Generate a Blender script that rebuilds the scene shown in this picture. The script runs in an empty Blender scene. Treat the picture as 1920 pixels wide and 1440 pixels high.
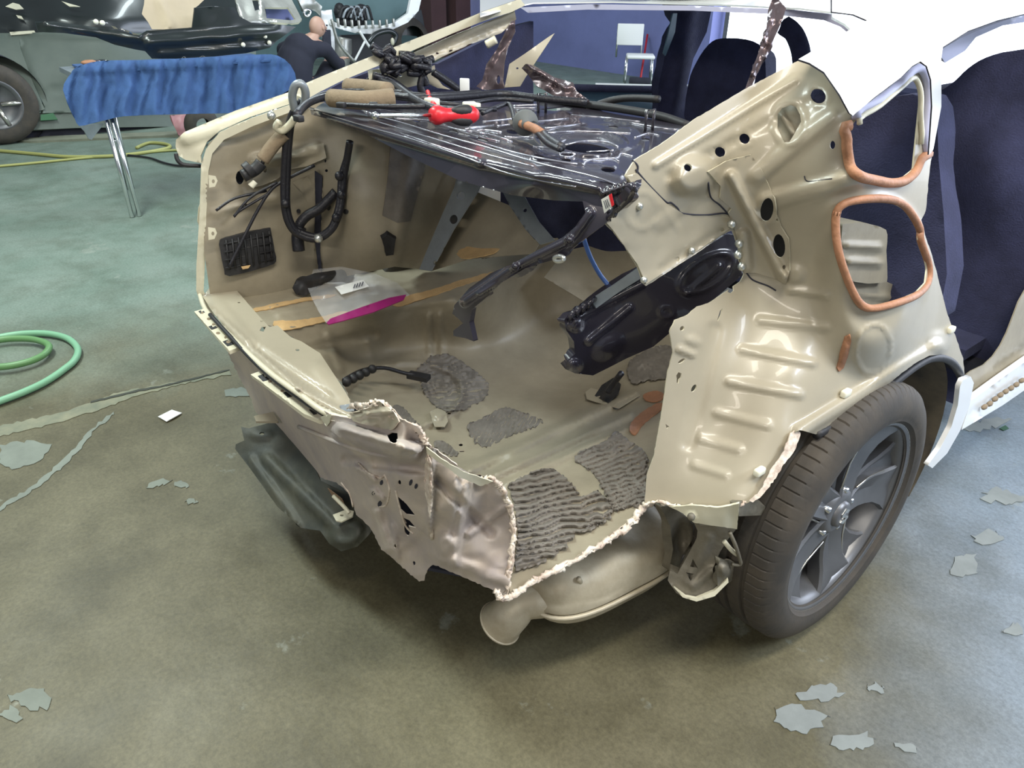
import bpy, math, random
import numpy as np
from mathutils import Vector, Matrix
from mathutils.geometry import delaunay_2d_cdt
random.seed(7); np.random.seed(7)
SC = bpy.context.scene
COL = SC.collection

# ------------------------------------------------------------ camera
CP = np.array([1.4232, -1.4448, 1.4371]); YAW, PIT, ROL, FPX = .88588, .51702, .01145, 1394.04
_fw = np.array([-math.sin(YAW)*math.cos(PIT), math.cos(YAW)*math.cos(PIT), -math.sin(PIT)])
_rt = np.array([math.cos(YAW), math.sin(YAW), 0.]); _up = np.cross(_rt, _fw)
_r = _rt*math.cos(ROL)+_up*math.sin(ROL); _u = -_rt*math.sin(ROL)+_up*math.cos(ROL)
cd = bpy.data.cameras.new('camera'); cam = bpy.data.objects.new('camera', cd); COL.objects.link(cam)
cam.matrix_world = Matrix(((_r[0], _u[0], -_fw[0], CP[0]), (_r[1], _u[1], -_fw[1], CP[1]), (_r[2], _u[2], -_fw[2], CP[2]), (0, 0, 0, 1)))
cd.sensor_width = 36; cd.lens = FPX/1920*36; cd.clip_start = .02; cd.clip_end = 200
SC.camera = cam

# ------------------------------------------------------------ world, lamps, exposure
SC.view_settings.view_transform = 'Standard'; SC.view_settings.look = 'None'
SC.view_settings.gamma = 1; SC.view_settings.exposure = 0.12; SC.view_settings.use_curve_mapping = False
w = bpy.data.worlds.new('world'); SC.world = w; w.use_nodes = True
w.node_tree.nodes['Background'].inputs[0].default_value = (.80, .88, 1, 1)
w.node_tree.nodes['Background'].inputs[1].default_value = .30
def area(name, loc, tgt, sx, sy, power, col):
    l = bpy.data.lights.new(name, 'AREA'); l.shape = 'RECTANGLE'; l.size = sx; l.size_y = sy; l.energy = power; l.color = col
    o = bpy.data.objects.new(name, l); COL.objects.link(o); o.location = loc
    o.rotation_euler = (Vector(tgt)-Vector(loc)).to_track_quat('-Z', 'Y').to_euler(); return o
area('ceiling_lamp', (1.7, -.75, 3.7), (.6, -.4, .3), 2.6, .4, 110, (1, .94, .82))
area('ceiling_lamp', (2.6, -4.6, 3.2), (.4, -.8, .3), 2.4, .3, 62, (1, .92, .80))
area('ceiling_lamp', (3.6, 1.4, 3.6), (1.6, .4, 0), 2.4, .5, 165, (.80, .88, 1))
area('ceiling_lamp', (-2.6, -1.6, 3.8), (-2.6, -.8, 0), 2.6, .6, 165, (.88, 1, .95))
area('ceiling_lamp', (-5.5, 2.5, 4.2), (-5.5, 3, 0), 3, .6, 170, (.85, .97, 1))
area('doorway_daylight', (.5, 7.2, 2.2), (0, 0, .6), 7, 3, 340, (.72, .82, 1))

# ------------------------------------------------------------ materials
def mat(name, col, rough=.5, metal=0, var=0, vscale=6, col2=None, bump=0, bscale=60, emit=None, alpha=None, coat=0, trans=0, sharp=(.35, .65), detail=6):
    m = bpy.data.materials.new(name); m.use_nodes = True; nt = m.node_tree; b = nt.nodes['Principled BSDF']
    b.inputs['Base Color'].default_value = (*col, 1); b.inputs['Roughness'].default_value = rough; b.inputs['Metallic'].default_value = metal
    b.inputs['Coat Weight'].default_value = coat; b.inputs['Transmission Weight'].default_value = trans
    if emit: b.inputs['Emission Color'].default_value = (*emit[:3], 1); b.inputs['Emission Strength'].default_value = emit[3]
    if alpha is not None: b.inputs['Alpha'].default_value = alpha
    tc = nt.nodes.new('ShaderNodeTexCoord')
    if var or col2:
        n = nt.nodes.new('ShaderNodeTexNoise'); n.inputs['Scale'].default_value = vscale; n.inputs['Detail'].default_value = detail
        n.inputs['Roughness'].default_value = .65
        nt.links.new(tc.outputs['Object'], n.inputs['Vector'])
        r = nt.nodes.new('ShaderNodeValToRGB'); c2 = col2 or tuple(min(1, c*(1-var)) for c in col)
        r.color_ramp.elements[0].position = sharp[0]; r.color_ramp.elements[1].position = sharp[1]
        r.color_ramp.elements[0].color = (*c2, 1); r.color_ramp.elements[1].color = (*col, 1)
        nt.links.new(n.outputs['Fac'], r.inputs[0]); nt.links.new(r.outputs[0], b.inputs['Base Color'])
    if bump:
        n2 = nt.nodes.new('ShaderNodeTexNoise'); n2.inputs['Scale'].default_value = bscale; n2.inputs['Detail'].default_value = 4
        nt.links.new(tc.outputs['Object'], n2.inputs['Vector'])
        bp = nt.nodes.new('ShaderNodeBump'); bp.inputs['Strength'].default_value = bump; bp.inputs['Distance'].default_value = .01
        nt.links.new(n2.outputs['Fac'], bp.inputs['Height']); nt.links.new(bp.outputs[0], b.inputs['Normal'])
    return m
BEIGE = mat('beige_primer', (.395, .355, .268), .34, 0, .12, 4, coat=.15, bump=.03, bscale=30)
BEIGE2 = mat('dusty_beige_primer', (.34, .30, .22), .45, 0, .25, 5, bump=.05, bscale=50)
CRUMP = mat('crumpled_primer', (.53, .465, .385), .55, 0, .2, 6, (.38, .335, .32), bump=.05)
WHITE = mat('white_car_paint', (.86, .87, .86), .22, coat=.5)
CREAM = mat('cream_overspray_paint', (.66, .63, .48), .35, 0, .12, 9)
TORN = mat('torn_bare_edge', (.85, .78, .66), .45, 0, .3, 40, (.45, .34, .27), bump=.2, bscale=120)
BLACK = mat('black_gloss_enamel', (.030, .027, .038), .24, coat=.5)  # black lifted slightly, with bluish haze put into the base colour
BLACKM = mat('black_matt_plastic', (.018, .018, .02), .55, bump=.1, bscale=80)
WIRE = mat('black_wire_wrap', (.013, .013, .018), .38, bump=.2, bscale=150)
FOAM = mat('tan_foam_sleeve', (.26, .20, .13), .9, var=.2, vscale=30, bump=.2, bscale=120)
MASTIC = mat('orange_sealant', (.42, .20, .105), .6, var=.3, vscale=25, bump=.2, bscale=90)
YELLOW = mat('ochre_seam_sealer', (.60, .40, .19), .55, var=.2, vscale=20, bump=.2)
DAMP = mat('grey_damping_mat', (.19, .172, .148), .6, var=.3, vscale=18, bump=.1, bscale=90)
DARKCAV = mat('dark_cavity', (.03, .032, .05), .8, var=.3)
SEAT = mat('hazy_navy_fabric', (.042, .046, .105), .95, var=.3, vscale=14, bump=.3, bscale=200)  # the cabin's bluish haze is put into this dark colour
BLUEDOOR = mat('blue_grey_door_trim', (.10, .19, .26), .5, var=.2)
GALV = mat('grey_galvanised_steel', (.30, .335, .36), .4, .3, .2, 12)
BRONZE = mat('crumpled_bronze_grey_steel', (.17, .13, .14), .25, .6, .3, 8, bump=.2, bscale=20)
RUBBER = mat('dusty_tyre_rubber', (.038, .034, .029), .75, 0, 0, 9, (.068, .056, .042), bump=.05, bscale=120)
RIM = mat('grey_alloy', (.15, .152, .158), .36, .45, .15, 10)
RIMEDGE = mat('machined_alloy_edge', (.55, .53, .48), .25, .9)
ROTOR = mat('brake_disc_steel', (.22, .20, .17), .5, .6, .3, 20)
MUFF = mat('aluminised_muffler_steel', (.50, .45, .34), .5, .25, .3, 7, (.33, .28, .19), bump=.12, bscale=35)
ARM = mat('dirty_suspension_steel', (.21, .19, .145), .6, .3, .35, 12, bump=.2, bscale=60)
TRAY = mat('dusty_black_undertray', (.065, .065, .045), .6, 0, 0, 9, (.03, .035, .028), bump=.15, bscale=40)
CHROME = mat('bright_zinc', (.7, .72, .72), .2, 1)
BOLT = mat('zinc_fastener', (.6, .62, .58), .3, .8)
PUTTY = mat('pale_plastic_clip', (.78, .76, .62), .5)
RED = mat('red_tool_handle', (.62, .02, .03), .35)
MAGENTA = mat('magenta_plastic_strip', (.27, .015, .13), .3, coat=.3)
CLOTH = mat('blue_woven_cloth', (.050, .112, .27), .95, var=.25, vscale=9, bump=.2, bscale=150)
PAPER = mat('tan_masking_paper', (.50, .41, .29), .8, var=.1, vscale=5, bump=.1, bscale=12)
PRIMER = mat('sanded_grey_green_primer', (.13, .155, .13), .55, 0, 0, 1.7, (.075, .10, .085), sharp=(.3, .7))
DKGREEN = mat('dark_car_paint', (.015, .02, .02), .3, coat=.3)
SKIN = mat('skin', (.50, .30, .22), .5)
SHIRT = mat('charcoal_shirt', (.02, .021, .035), .9, bump=.3, bscale=12)
SILVER = mat('silver_scratched_panel', (.42, .42, .38), .3, .5, .3, 6)
BROWNW = mat('red_brown_post_paint', (.11, .055, .055), .6, var=.2, vscale=3)
WALLB = mat('hazed_blue_wall_paint', (.19, .215, .46), .7, var=.2, vscale=1.2)  # wall blue made paler, with the lavender haze put into the paint
TEAL = mat('teal_wall_paint', (.16, .26, .27), .7, var=.2, vscale=1.3)
GREENH = mat('green_air_hose', (.20, .42, .26), .45)
YELH = mat('yellow_air_hose', (.36, .36, .12), .5)
CARD = mat('white_card', (.75, .76, .74), .6)
LAVH = mat('haze_lavender_lining', (.55, .55, .72), .5, var=.08)  # lavender haze over the roof edge, put into the base colour
PINK = mat('faded_red_paint', (.33, .15, .15), .5)
DAY = mat('daylight_panel', (.8, .85, 1), .5, emit=(.84, .90, 1, 3.2))
INK = mat('grey_ink', (.10, .10, .12), .6)
FILM = mat('clear_polythene', (.85, .88, .9), .12, alpha=.15)
LGLASS = mat('lamp_lens', (.6, .62, .65), .1, alpha=.6)

# floor: worn painted concrete
def floor_mat():
    m = bpy.data.materials.new('worn_painted_concrete'); m.use_nodes = True; nt = m.node_tree; b = nt.nodes['Principled BSDF']
    N = nt.nodes.new; L = nt.links.new
    tc = N('ShaderNodeTexCoord')
    def noise(s, d=6, r=.6):
        n = N('ShaderNodeTexNoise'); n.inputs['Scale'].default_value = s; n.inputs['Detail'].default_value = d; n.inputs['Roughness'].default_value = r
        L(tc.outputs['Object'], n.inputs['Vector']); return n.outputs['Fac']
    def ramp(f, p0, c0, p1, c1):
        r = N('ShaderNodeValToRGB'); e = r.color_ramp.elements; e[0].position = p0; e[1].position = p1
        e[0].color = (*c0, 1); e[1].color = (*c1, 1); L(f, r.inputs[0]); return r.outputs[0]
    def mix(f, a, c, mode='MIX'):
        x = N('ShaderNodeMix'); x.data_type = 'RGBA'; x.blend_type = mode
        if isinstance(f, float): x.inputs[0].default_value = f
        else: L(f, x.inputs[0])
        L(a, x.inputs[6]); L(c, x.inputs[7]); return x.outputs[2]
    sep = N('ShaderNodeSeparateXYZ'); L(tc.outputs['Object'], sep.inputs[0])
    def lin(ax, a, c, off):    # a*x + c*y + off clamp
        m1 = N('ShaderNodeMath'); m1.operation = 'MULTIPLY_ADD'; L(sep.outputs[0], m1.inputs[0]); m1.inputs[1].default_value = a; m1.inputs[2].default_value = off
        m2 = N('ShaderNodeMath'); m2.operation = 'MULTIPLY_ADD'; L(sep.outputs[1], m2.inputs[0]); m2.inputs[1].default_value = c; L(m1.outputs[0], m2.inputs[2])
        m3 = N('ShaderNodeMath'); m3.operation = 'ADD'; L(m2.outputs[0], m3.inputs[0]); L(noise(1.3), m3.inputs[1]); return m3.outputs[0]
    green = ramp(noise(2.2), .35, (.150, .205, .165), .65, (.205, .255, .215))
    brown = ramp(noise(3.1), .35, (.094, .084, .046), .65, (.148, .134, .080))
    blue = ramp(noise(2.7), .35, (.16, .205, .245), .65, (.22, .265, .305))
    fb = ramp(lin('x', .0, .0, 0.0), .4, (0, 0, 0), .6, (1, 1, 1))
    g1 = ramp(lin('x', -.55, .15, -.75), .30, (0, 0, 0), .85, (1, 1, 1))     # worn green paint plus the light's green cast, towards the left of the shop
    g2 = ramp(lin('x', .9, .75, -1.12), .25, (0, 0, 0), .85, (1, 1, 1))      # blue tint of the daylight, put into the floor colour near the doorway
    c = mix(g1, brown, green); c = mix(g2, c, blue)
    # paler bare patches, fine speckle, stains
    patch = ramp(noise(3.6, 9, .62), .64, (0, 0, 0), .67, (1, 1, 1))
    pc = ramp(noise(11), .3, (.24, .27, .23), .7, (.32, .34, .29)); c = mix(mix(.55, patch, patch), c, pc) if False else c
    x = N('ShaderNodeMix'); x.data_type = 'RGBA'; m5 = N('ShaderNodeMath'); m5.operation = 'MULTIPLY'; L(patch, m5.inputs[0]); m5.inputs[1].default_value = .45
    L(m5.outputs[0], x.inputs[0]); L(c, x.inputs[6]); L(pc, x.inputs[7]); c = x.outputs[2]
    sp = ramp(noise(90, 6, .8), .32, (.66, .66, .66), .68, (1.2, 1.2, 1.2)); c = mix(1.0, c, sp, 'MULTIPLY')
    st = ramp(noise(4.2, 10, .68), .36, (.55, .53, .46), .55, (1.04, 1.04, 1.04)); c = mix(.5, c, st, 'MULTIPLY')
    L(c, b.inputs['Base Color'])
    rr = N('ShaderNodeMapRange'); L(noise(4), rr.inputs[0]); rr.inputs[3].default_value = .38; rr.inputs[4].default_value = .65; L(rr.outputs[0], b.inputs['Roughness'])
    bp = N('ShaderNodeBump'); bp.inputs['Strength'].default_value = .12; bp.inputs['Distance'].default_value = .01; L(noise(25, 8), bp.inputs['Height']); L(bp.outputs[0], b.inputs['Normal'])
    return m
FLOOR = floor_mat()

# ------------------------------------------------------------ helpers
AX = {'x': 0, 'y': 1, 'z': 2}
def at(px, py, ax, v):
    d = _fw+(px-960)/FPX*_r-(py-720)/FPX*_u; i = AX[ax]; return CP+d*((v-CP[i])/d[i])
def add(name, me, m=None, parent=None, **kw):
    o = bpy.data.objects.new(name, me); COL.objects.link(o)
    if m is not None and not me.materials:
        me.materials.append(m)
    if parent is not None: o.parent = parent; o.matrix_parent_inverse = Matrix.Identity(4) if parent.type != 'EMPTY' else Matrix.Translation(-Vector(parent.location))
    for k, v in kw.items(): o[k] = v
    return o
def root(name, label, cat, loc=(0, 0, 0), group=None):
    o = bpy.data.objects.new(name, None); COL.objects.link(o); o.location = loc; o.empty_display_size = .1
    o['label'] = label; o['category'] = cat
    if group: o['group'] = group
    return o
def meshobj(name, V, F, m, parent=None, smooth=True, **kw):
    me = bpy.data.meshes.new(name); me.from_pydata([tuple(map(float, v)) for v in V], [], F); me.validate()
    if smooth: me.polygons.foreach_set('use_smooth', [True]*len(me.polygons))
    if smooth == 'angle': me.set_sharp_from_angle(angle=.5)
    me.update(); return add(name, me, m, parent, **kw)
def cr(P, n=6, closed=False):
    P = np.asarray(P, float); N = len(P); out = []
    for i in range(N if closed else N-1):
        if closed: a, b, c, d = P[(i-1) % N], P[i], P[(i+1) % N], P[(i+2) % N]
        else: a, b, c, d = P[max(i-1, 0)], P[i], P[i+1], P[min(i+2, N-1)]
        for k in range(n):
            t = k/n; out.append(.5*((2*b)+(-a+c)*t+(2*a-5*b+4*c-d)*t*t+(-a+3*b-3*c+d)*t**3))
    if not closed: out.append(P[-1])
    return np.array(out)
def vnoise(x, y, s, seed=0):
    x = np.asarray(x)/s+seed*17.3; y = np.asarray(y)/s+seed*9.1; xi = np.floor(x); yi = np.floor(y); fx = x-xi; fy = y-yi
    h = lambda a, b: np.mod(np.sin(a*127.1+b*311.7+seed*74.7)*43758.5453, 1.0)
    fx = fx*fx*(3-2*fx); fy = fy*fy*(3-2*fy)
    return (h(xi, yi)*(1-fx)+h(xi+1, yi)*fx)*(1-fy)+(h(xi, yi+1)*(1-fx)+h(xi+1, yi+1)*fx)*fy-.5
def inpoly(P, poly):
    x, y = P[:, 0], P[:, 1]; r = np.zeros(len(P), bool); n = len(poly); j = n-1
    for i in range(n):
        xi, yi = poly[i]; xj, yj = poly[j]
        c = ((yi > y) != (yj > y)) & (x < (xj-xi)*(y-yi)/((yj-yi) or 1e-9)+xi); r ^= c; j = i
    return r
def resamp(P, step, torn=0):
    out = []; n = len(P)
    for i in range(n):
        a, b = np.array(P[i], float), np.array(P[(i+1) % n], float); k = max(1, int(round(np.linalg.norm(b-a)/step)))
        for t in range(k):
            q = a+(b-a)*t/k
            if torn and not (k == 1 and torn < 0): q = q+np.random.uniform(-1, 1, 2)*abs(torn)
            out.append(q)
    return np.array(out)
class Field:
    """smooth depth field through control points (thin plate)"""
    def __init__(s, ctrl, ax):
        s.ax = ax
        if isinstance(ctrl, (int, float)): s.c = float(ctrl); s.P = None; return
        C = np.array(ctrl, float); s.P = C[:, :2]/500.; n = len(C); K = s.k(s.P, s.P)+np.eye(n)*1e-4
        A = np.zeros((n+3, n+3)); A[:n, :n] = K; A[:n, n] = 1; A[:n, n+1:] = s.P; A[n:, :n] = A[:n, n:].T
        s.w = np.linalg.solve(A, np.r_[C[:, 2], 0, 0, 0])
    def k(s, A, B):
        r = np.linalg.norm(A[:, None]-B[None], axis=-1); return r*r*np.log(r+1e-9)
    def __call__(s, Q, off=0):
        Q = np.atleast_2d(np.asarray(Q, float)); i = AX[s.ax]
        if s.P is None: v = np.full(len(Q), s.c)
        else:
            q = Q/500.; v = s.k(q, s.P)@s.w[:-3]+s.w[-3]+q@s.w[-2:]
        d = _fw+(Q[:, :1]-960)/FPX*_r-(Q[:, 1:]-720)/FPX*_u
        X = CP+d*((v-CP[i])/d[:, i])[:, None]
        if off: X = X-off*d/np.linalg.norm(d, axis=1)[:, None]
        return X
LOOK = {}
class OnSheet:
    """lies on an already built sheet, following its relief"""
    def __init__(s, key): s.V2, s.X, s.N = LOOK[key]; s.P = 1
    def __call__(s, Q, off=0):
        Q = np.atleast_2d(np.asarray(Q, float)); out = np.zeros((len(Q), 3))
        for c in range(0, len(Q), 500):
            dd = np.linalg.norm(Q[c:c+500, None]-s.V2[None], axis=-1); k = np.argsort(dd, axis=1)[:, :4]; w_ = 1/(np.take_along_axis(dd, k, 1)+1e-3)**2; w_ /= w_.sum(1)[:, None]
            base = (s.X[k]*w_[..., None]).sum(1); nn = (s.N[k]*w_[..., None]).sum(1)
            # slide onto the exact viewing ray at that depth
            r = _fw+(Q[c:c+500, :1]-960)/FPX*_r-(Q[c:c+500, 1:]-720)/FPX*_u; r /= np.linalg.norm(r, axis=1)[:, None]
            t = np.linalg.norm(base-CP, axis=1); out[c:c+500] = CP+r*(t-off)[:, None]
        return out
def ell(cx, cy, rx, ry, ang=0, n=18):
    t = np.linspace(0, 2*np.pi, n, endpoint=False); a = math.radians(ang)
    x, y = rx*np.cos(t), ry*np.sin(t); return [(cx+u*math.cos(a)-v*math.sin(a), cy+u*math.sin(a)+v*math.cos(a)) for u, v in zip(x, y)]
sm = lambda t: (lambda c: c*c*(3-2*c))(np.clip(t, 0, 1))
def relief_h(Q, feats):
    h = np.zeros(len(Q)); x, y = Q[:, 0], Q[:, 1]
    for f in feats:
        if f[0] == 'b':
            _, x1, y1, x2, y2, wd, ht = f; dx, dy = x2-x1, y2-y1; t = np.clip(((x-x1)*dx+(y-y1)*dy)/(dx*dx+dy*dy+1e-9), 0, 1)
            h += ht*sm(1.35-np.hypot(x-x1-t*dx, y-y1-t*dy)/wd)
        elif f[0] in 'dr':
            cx, cy, rx, ry, an = f[1:6]; a = math.radians(an); u = (x-cx)*math.cos(a)+(y-cy)*math.sin(a); v = -(x-cx)*math.sin(a)+(y-cy)*math.cos(a)
            r = np.hypot(u/rx, v/ry)
            if f[0] == 'd': h += f[7]*sm((1-r)/f[6])
            else: h += f[7]*np.exp(-((r-1)/f[6])**2)
        elif f[0] == 'n': h += f[2]*vnoise(x, y, f[1], f[3] if len(f) > 3 else 0)
        elif f[0] == 'c':
            h += f[2]*(1-2*np.abs(vnoise(x+30*vnoise(x, y, 60, 5), y+30*vnoise(x, y, 60, 6), f[1], f[3])*2))
        elif f[0] == 'w':    # ripples: (w, angle, wavelength, amp, wobble)
            a = math.radians(f[1]); h += f[3]*np.sin(2*np.pi*((x*math.cos(a)+y*math.sin(a))+f[4]*vnoise(x, y, 35, 3)+f[4]*.5*vnoise(x, y, 14, 4))/f[2])
    return h
def sheet(name, outline, ctrl, ax, m, parent=None, holes=(), relief=(), step=9, thick=.002, torn=0, smooth=0, rim=None, off=0, flat=False, **kw):
    fld = ctrl if isinstance(ctrl, (Field, OnSheet)) else Field(ctrl, ax)
    P = cr(outline, smooth, True) if smooth else np.array(outline, float)
    P = resamp(P, step, torn); loops = [P]+[np.array(resamp(h, max(3, step*.8))) for h in holes]
    lo, hi = P.min(0), P.max(0); xs = np.arange(lo[0], hi[0], step); ys = np.arange(lo[1], hi[1], step*.87)
    G = np.array([(x+(step/2 if j % 2 else 0), y) for j, y in enumerate(ys) for x in xs])
    if len(G):
        k = inpoly(G, P)
        for h in loops[1:]: k &= ~inpoly(G, h)
        G = G[k]
    B = np.vstack(loops)
    if len(G):
        keep = np.ones(len(G), bool)
        for c in range(0, len(G), 2000):
            d = np.linalg.norm(G[c:c+2000, None]-B[None], axis=-1).min(1); keep[c:c+2000] = d > step*.45
        G = G[keep]
    A = np.vstack([B, G]) if len(G) else B
    E = []; s = 0
    for l in loops: E += [(s+i, s+(i+1) % len(l)) for i in range(len(l))]; s += len(l)
    rv, re_, rf, *_ = delaunay_2d_cdt([Vector((float(a), float(b))) for a, b in A], E, [], 0, 1e-5)
    V2 = np.array([(v[0], v[1]) for v in rv]); T = np.array([f for f in rf if len(f) == 3]); cen = V2[T].mean(1)
    k = inpoly(cen, P)
    for h in loops[1:]: k &= ~inpoly(cen, h)
    T = T[k]
    X = fld(V2, off)
    def vn(X):
        n = np.zeros_like(X); fn = np.cross(X[T[:, 1]]-X[T[:, 0]], X[T[:, 2]]-X[T[:, 0]])
        for i in range(3): np.add.at(n, T[:, i], fn)
        return n/(np.linalg.norm(n, axis=1)[:, None]+1e-12)
    n = vn(X); flip = ((n*(CP-X)).sum(1).mean() < 0)
    if flip: T = T[:, ::-1]; n = -n
    if relief:
        dr = CP-X; dr /= np.linalg.norm(dr, axis=1)[:, None]; cs_ = np.clip((n*dr).sum(1), .4, 1)
        X = X+dr*(relief_h(V2, relief)/cs_)[:, None]; n = vn(X)
    LOOK[name] = (V2, X, n)
    back = X-n*thick; nv = len(X)
    ed = {}
    for t in T:
        for a, b in ((t[0], t[1]), (t[1], t[2]), (t[2], t[0])):
            if (b, a) in ed: del ed[(b, a)]
            else: ed[(a, b)] = 1
    V = list(X)+list(back); F = [tuple(int(i) for i in t) for t in T]+[tuple(int(i)+nv for i in t[::-1]) for t in T]; nf = len(F); idx = {}
    def dup(i):
        if i not in idx: idx[i] = len(V); V.append(X[i]); V.append(back[i])
        return idx[i]
    for a, b in ed: i, j = dup(a), dup(b); F.append((j, i, i+1, j+1))
    o = meshobj(name, V, F, m, parent, smooth=not flat, **kw)
    if rim is not None:
        o.data.materials.append(rim); mi = [0]*len(o.data.polygons)
        if len(mi) == len(F): o.data.polygons.foreach_set('material_index', [0]*nf+[1]*(len(F)-nf))
    return o
def sweep(pts, r, n=8):
    P = np.asarray(pts, float); N = len(P); R = np.full(N, r) if np.isscalar(r) else np.interp(np.linspace(0, 1, N), np.linspace(0, 1, len(r)), r)
    T = np.gradient(P, axis=0); T /= np.linalg.norm(T, axis=1)[:, None]+1e-12
    u = np.cross(T[0], (0, 0, 1.)); u = u if np.linalg.norm(u) > .1 else np.cross(T[0], (1., 0, 0)); V = []; F = []
    for i in range(N):
        u = u-T[i]*(u@T[i]); u /= np.linalg.norm(u)+1e-12; v = np.cross(T[i], u)
        for k in range(n): a = 2*math.pi*k/n; V.append(P[i]+R[i]*(u*math.cos(a)+v*math.sin(a)))
    for i in range(N-1):
        for k in range(n): F.append((i*n+k, i*n+(k+1) % n, (i+1)*n+(k+1) % n, (i+1)*n+k))
    F += [tuple(range(n))[::-1], tuple((N-1)*n+k for k in range(n))]
    return V, F
def join(parts):
    V = []; F = []
    for v, f in parts: o = len(V); V += list(v); F += [tuple(i+o for i in t) for t in f]
    return V, F
def tube(name, pts, r, m, parent=None, n=8, sub=5, closed=False, **kw):
    P = cr(pts, sub, closed) if sub else np.asarray(pts, float)
    if closed: P = np.vstack([P, P[:2]])
    V, F = sweep(P, r, n); return meshobj(name, V, F, m, parent, **kw)
def tpx(name, pts, ax, r, m, parent=None, off=0, **kw):   # pts (px,py,axis value)
    return tube(name, [at(p[0], p[1], ax, p[2]) if isinstance(ax, str) else ax([p[:2]], off)[0] for p in pts], r, m, parent, **kw)
def boxv(c, s, rot=None, bev=0):
    c = np.array(c, float); h = np.array(s, float)/2; R = np.eye(3) if rot is None else np.array(rot)
    if not bev:
        V = [c+R@(h*np.array((x, y, z))) for x in (-1, 1) for y in (-1, 1) for z in (-1, 1)]
        return V, [(0, 1, 3, 2), (4, 6, 7, 5), (0, 4, 5, 1), (2, 3, 7, 6), (0, 2, 6, 4), (1, 5, 7, 3)]
    import bmesh
    bm = bmesh.new(); bmesh.ops.create_cube(bm, size=2)
    for v in bm.verts: v.co = Vector(h*np.array(v.co))
    bmesh.ops.bevel(bm, geom=list(bm.edges), offset=bev, segments=2, affect='EDGES', profile=.5)
    V = [c+R@np.array(v.co) for v in bm.verts]; bm.verts.index_update(); F = [tuple(v.index for v in f.verts) for f in bm.faces]; bm.free(); return V, F
def box(name, c, s, m, parent=None, rot=None, bev=0, **kw):
    V, F = boxv(c, s, rot, bev); return meshobj(name, V, F, m, parent, smooth=False, **kw)
def rotz(a): a = math.radians(a); return np.array(((math.cos(a), -math.sin(a), 0), (math.sin(a), math.cos(a), 0), (0, 0, 1)))
def lathe(prof, n=48, axis='x', c=(0, 0, 0), rfun=None):   # prof: (axial, radius)
    V = []; F = []; m = len(prof)
    for k in range(n):
        a = 2*math.pi*k/n
        for j, (ax_, r) in enumerate(prof):
            if rfun: r = r+rfun(j, k)
            p = (ax_, r*math.cos(a), r*math.sin(a)) if axis == 'x' else ((r*math.cos(a), ax_, r*math.sin(a)) if axis == 'y' else (r*math.cos(a), r*math.sin(a), ax_))
            V.append(np.array(p)+np.array(c))
    for k in range(n):
        k2 = (k+1) % n
        for j in range(m-1): F.append((k*m+j, k*m+j+1, k2*m+j+1, k2*m+j))
    return V, F
def sph(c, r, n=12, mth=8):
    c = np.array(c, float); r = np.array(r if np.iterable(r) else (r, r, r), float); V = [c+r*(0, 0, 1)]; F = []
    for i in range(1, mth):
        for k in range(n): a = math.pi*i/mth; b = 2*math.pi*k/n; V.append(c+r*(math.sin(a)*math.cos(b), math.sin(a)*math.sin(b), math.cos(a)))
    V.append(c-r*(0, 0, 1)); L = len(V)-1
    for k in range(n): F.append((0, 1+k, 1+(k+1) % n)); F.append((L, L-n+(k+1) % n, L-n+k))
    for i in range(mth-2):
        for k in range(n): a = 1+i*n+k; b = 1+i*n+(k+1) % n; F.append((a, a+n, b+n, b))
    return V, F
# ============================================================ setting
S = dict(kind='structure')
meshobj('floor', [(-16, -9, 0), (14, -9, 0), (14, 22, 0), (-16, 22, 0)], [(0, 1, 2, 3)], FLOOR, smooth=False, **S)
fl = bpy.data.objects['floor']
box('wall_left', (-11.1, 0, 2), (.2, 18, 4), TEAL, **S)
box('wall_back', (-8.2, 7.35, 2), (5.9, .2, 4), WALLB, **S)
box('wall_back', (9.5, 7.35, 2), (9, .2, 4), WALLB, **S)
box('trim_1', (-5.24, 7.34, 2), (.08, .26, 4), WALLB, **S)
box('trim_2', (-.1, 7.35, 3.55), (10.2, .25, .9), WALLB, **S)
# open doorway filled with added glowing panes and mullions for the daylight outside
wd = root('doorway_glow', 'wide bright open doorway with added glowing panes at the far end of the workshop', 'window', (0, 7.4, 0)); del wd['category']; del wd['label']; wd['kind'] = 'structure'
for i in range(4):
    x0 = -5.1+i*2.52
    box('pane', (x0+1.24, 7.4, 1.55), (2.42, .03, 3.05), DAY, wd)
    box('mullion', (x0+2.5, 7.37, 1.55), (.05, .08, 3.1), WHITE, wd)
for k, y in enumerate((6.25, 6.75)):
    box('trim_%d' % (3+k), (-10.2, y, 2), (.35, .3, 4), BROWNW, **S)
wd2 = root('window_2', '', '', (-10.9, 8.6, 0)); del wd2['category']; del wd2['label']; wd2['kind'] = 'structure'
box('pane', (-10.97, 4.2+3.55, 1.3), (.03, 1.7, 1.9), DAY, wd2); box('frame', (-10.96, 7.75, .3), (.06, 1.8, .1), BROWNW, wd2)
box('pane', (-10.97, 2.9, 1.45), (.03, .6, 1.3), DAY, wd2)
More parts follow.
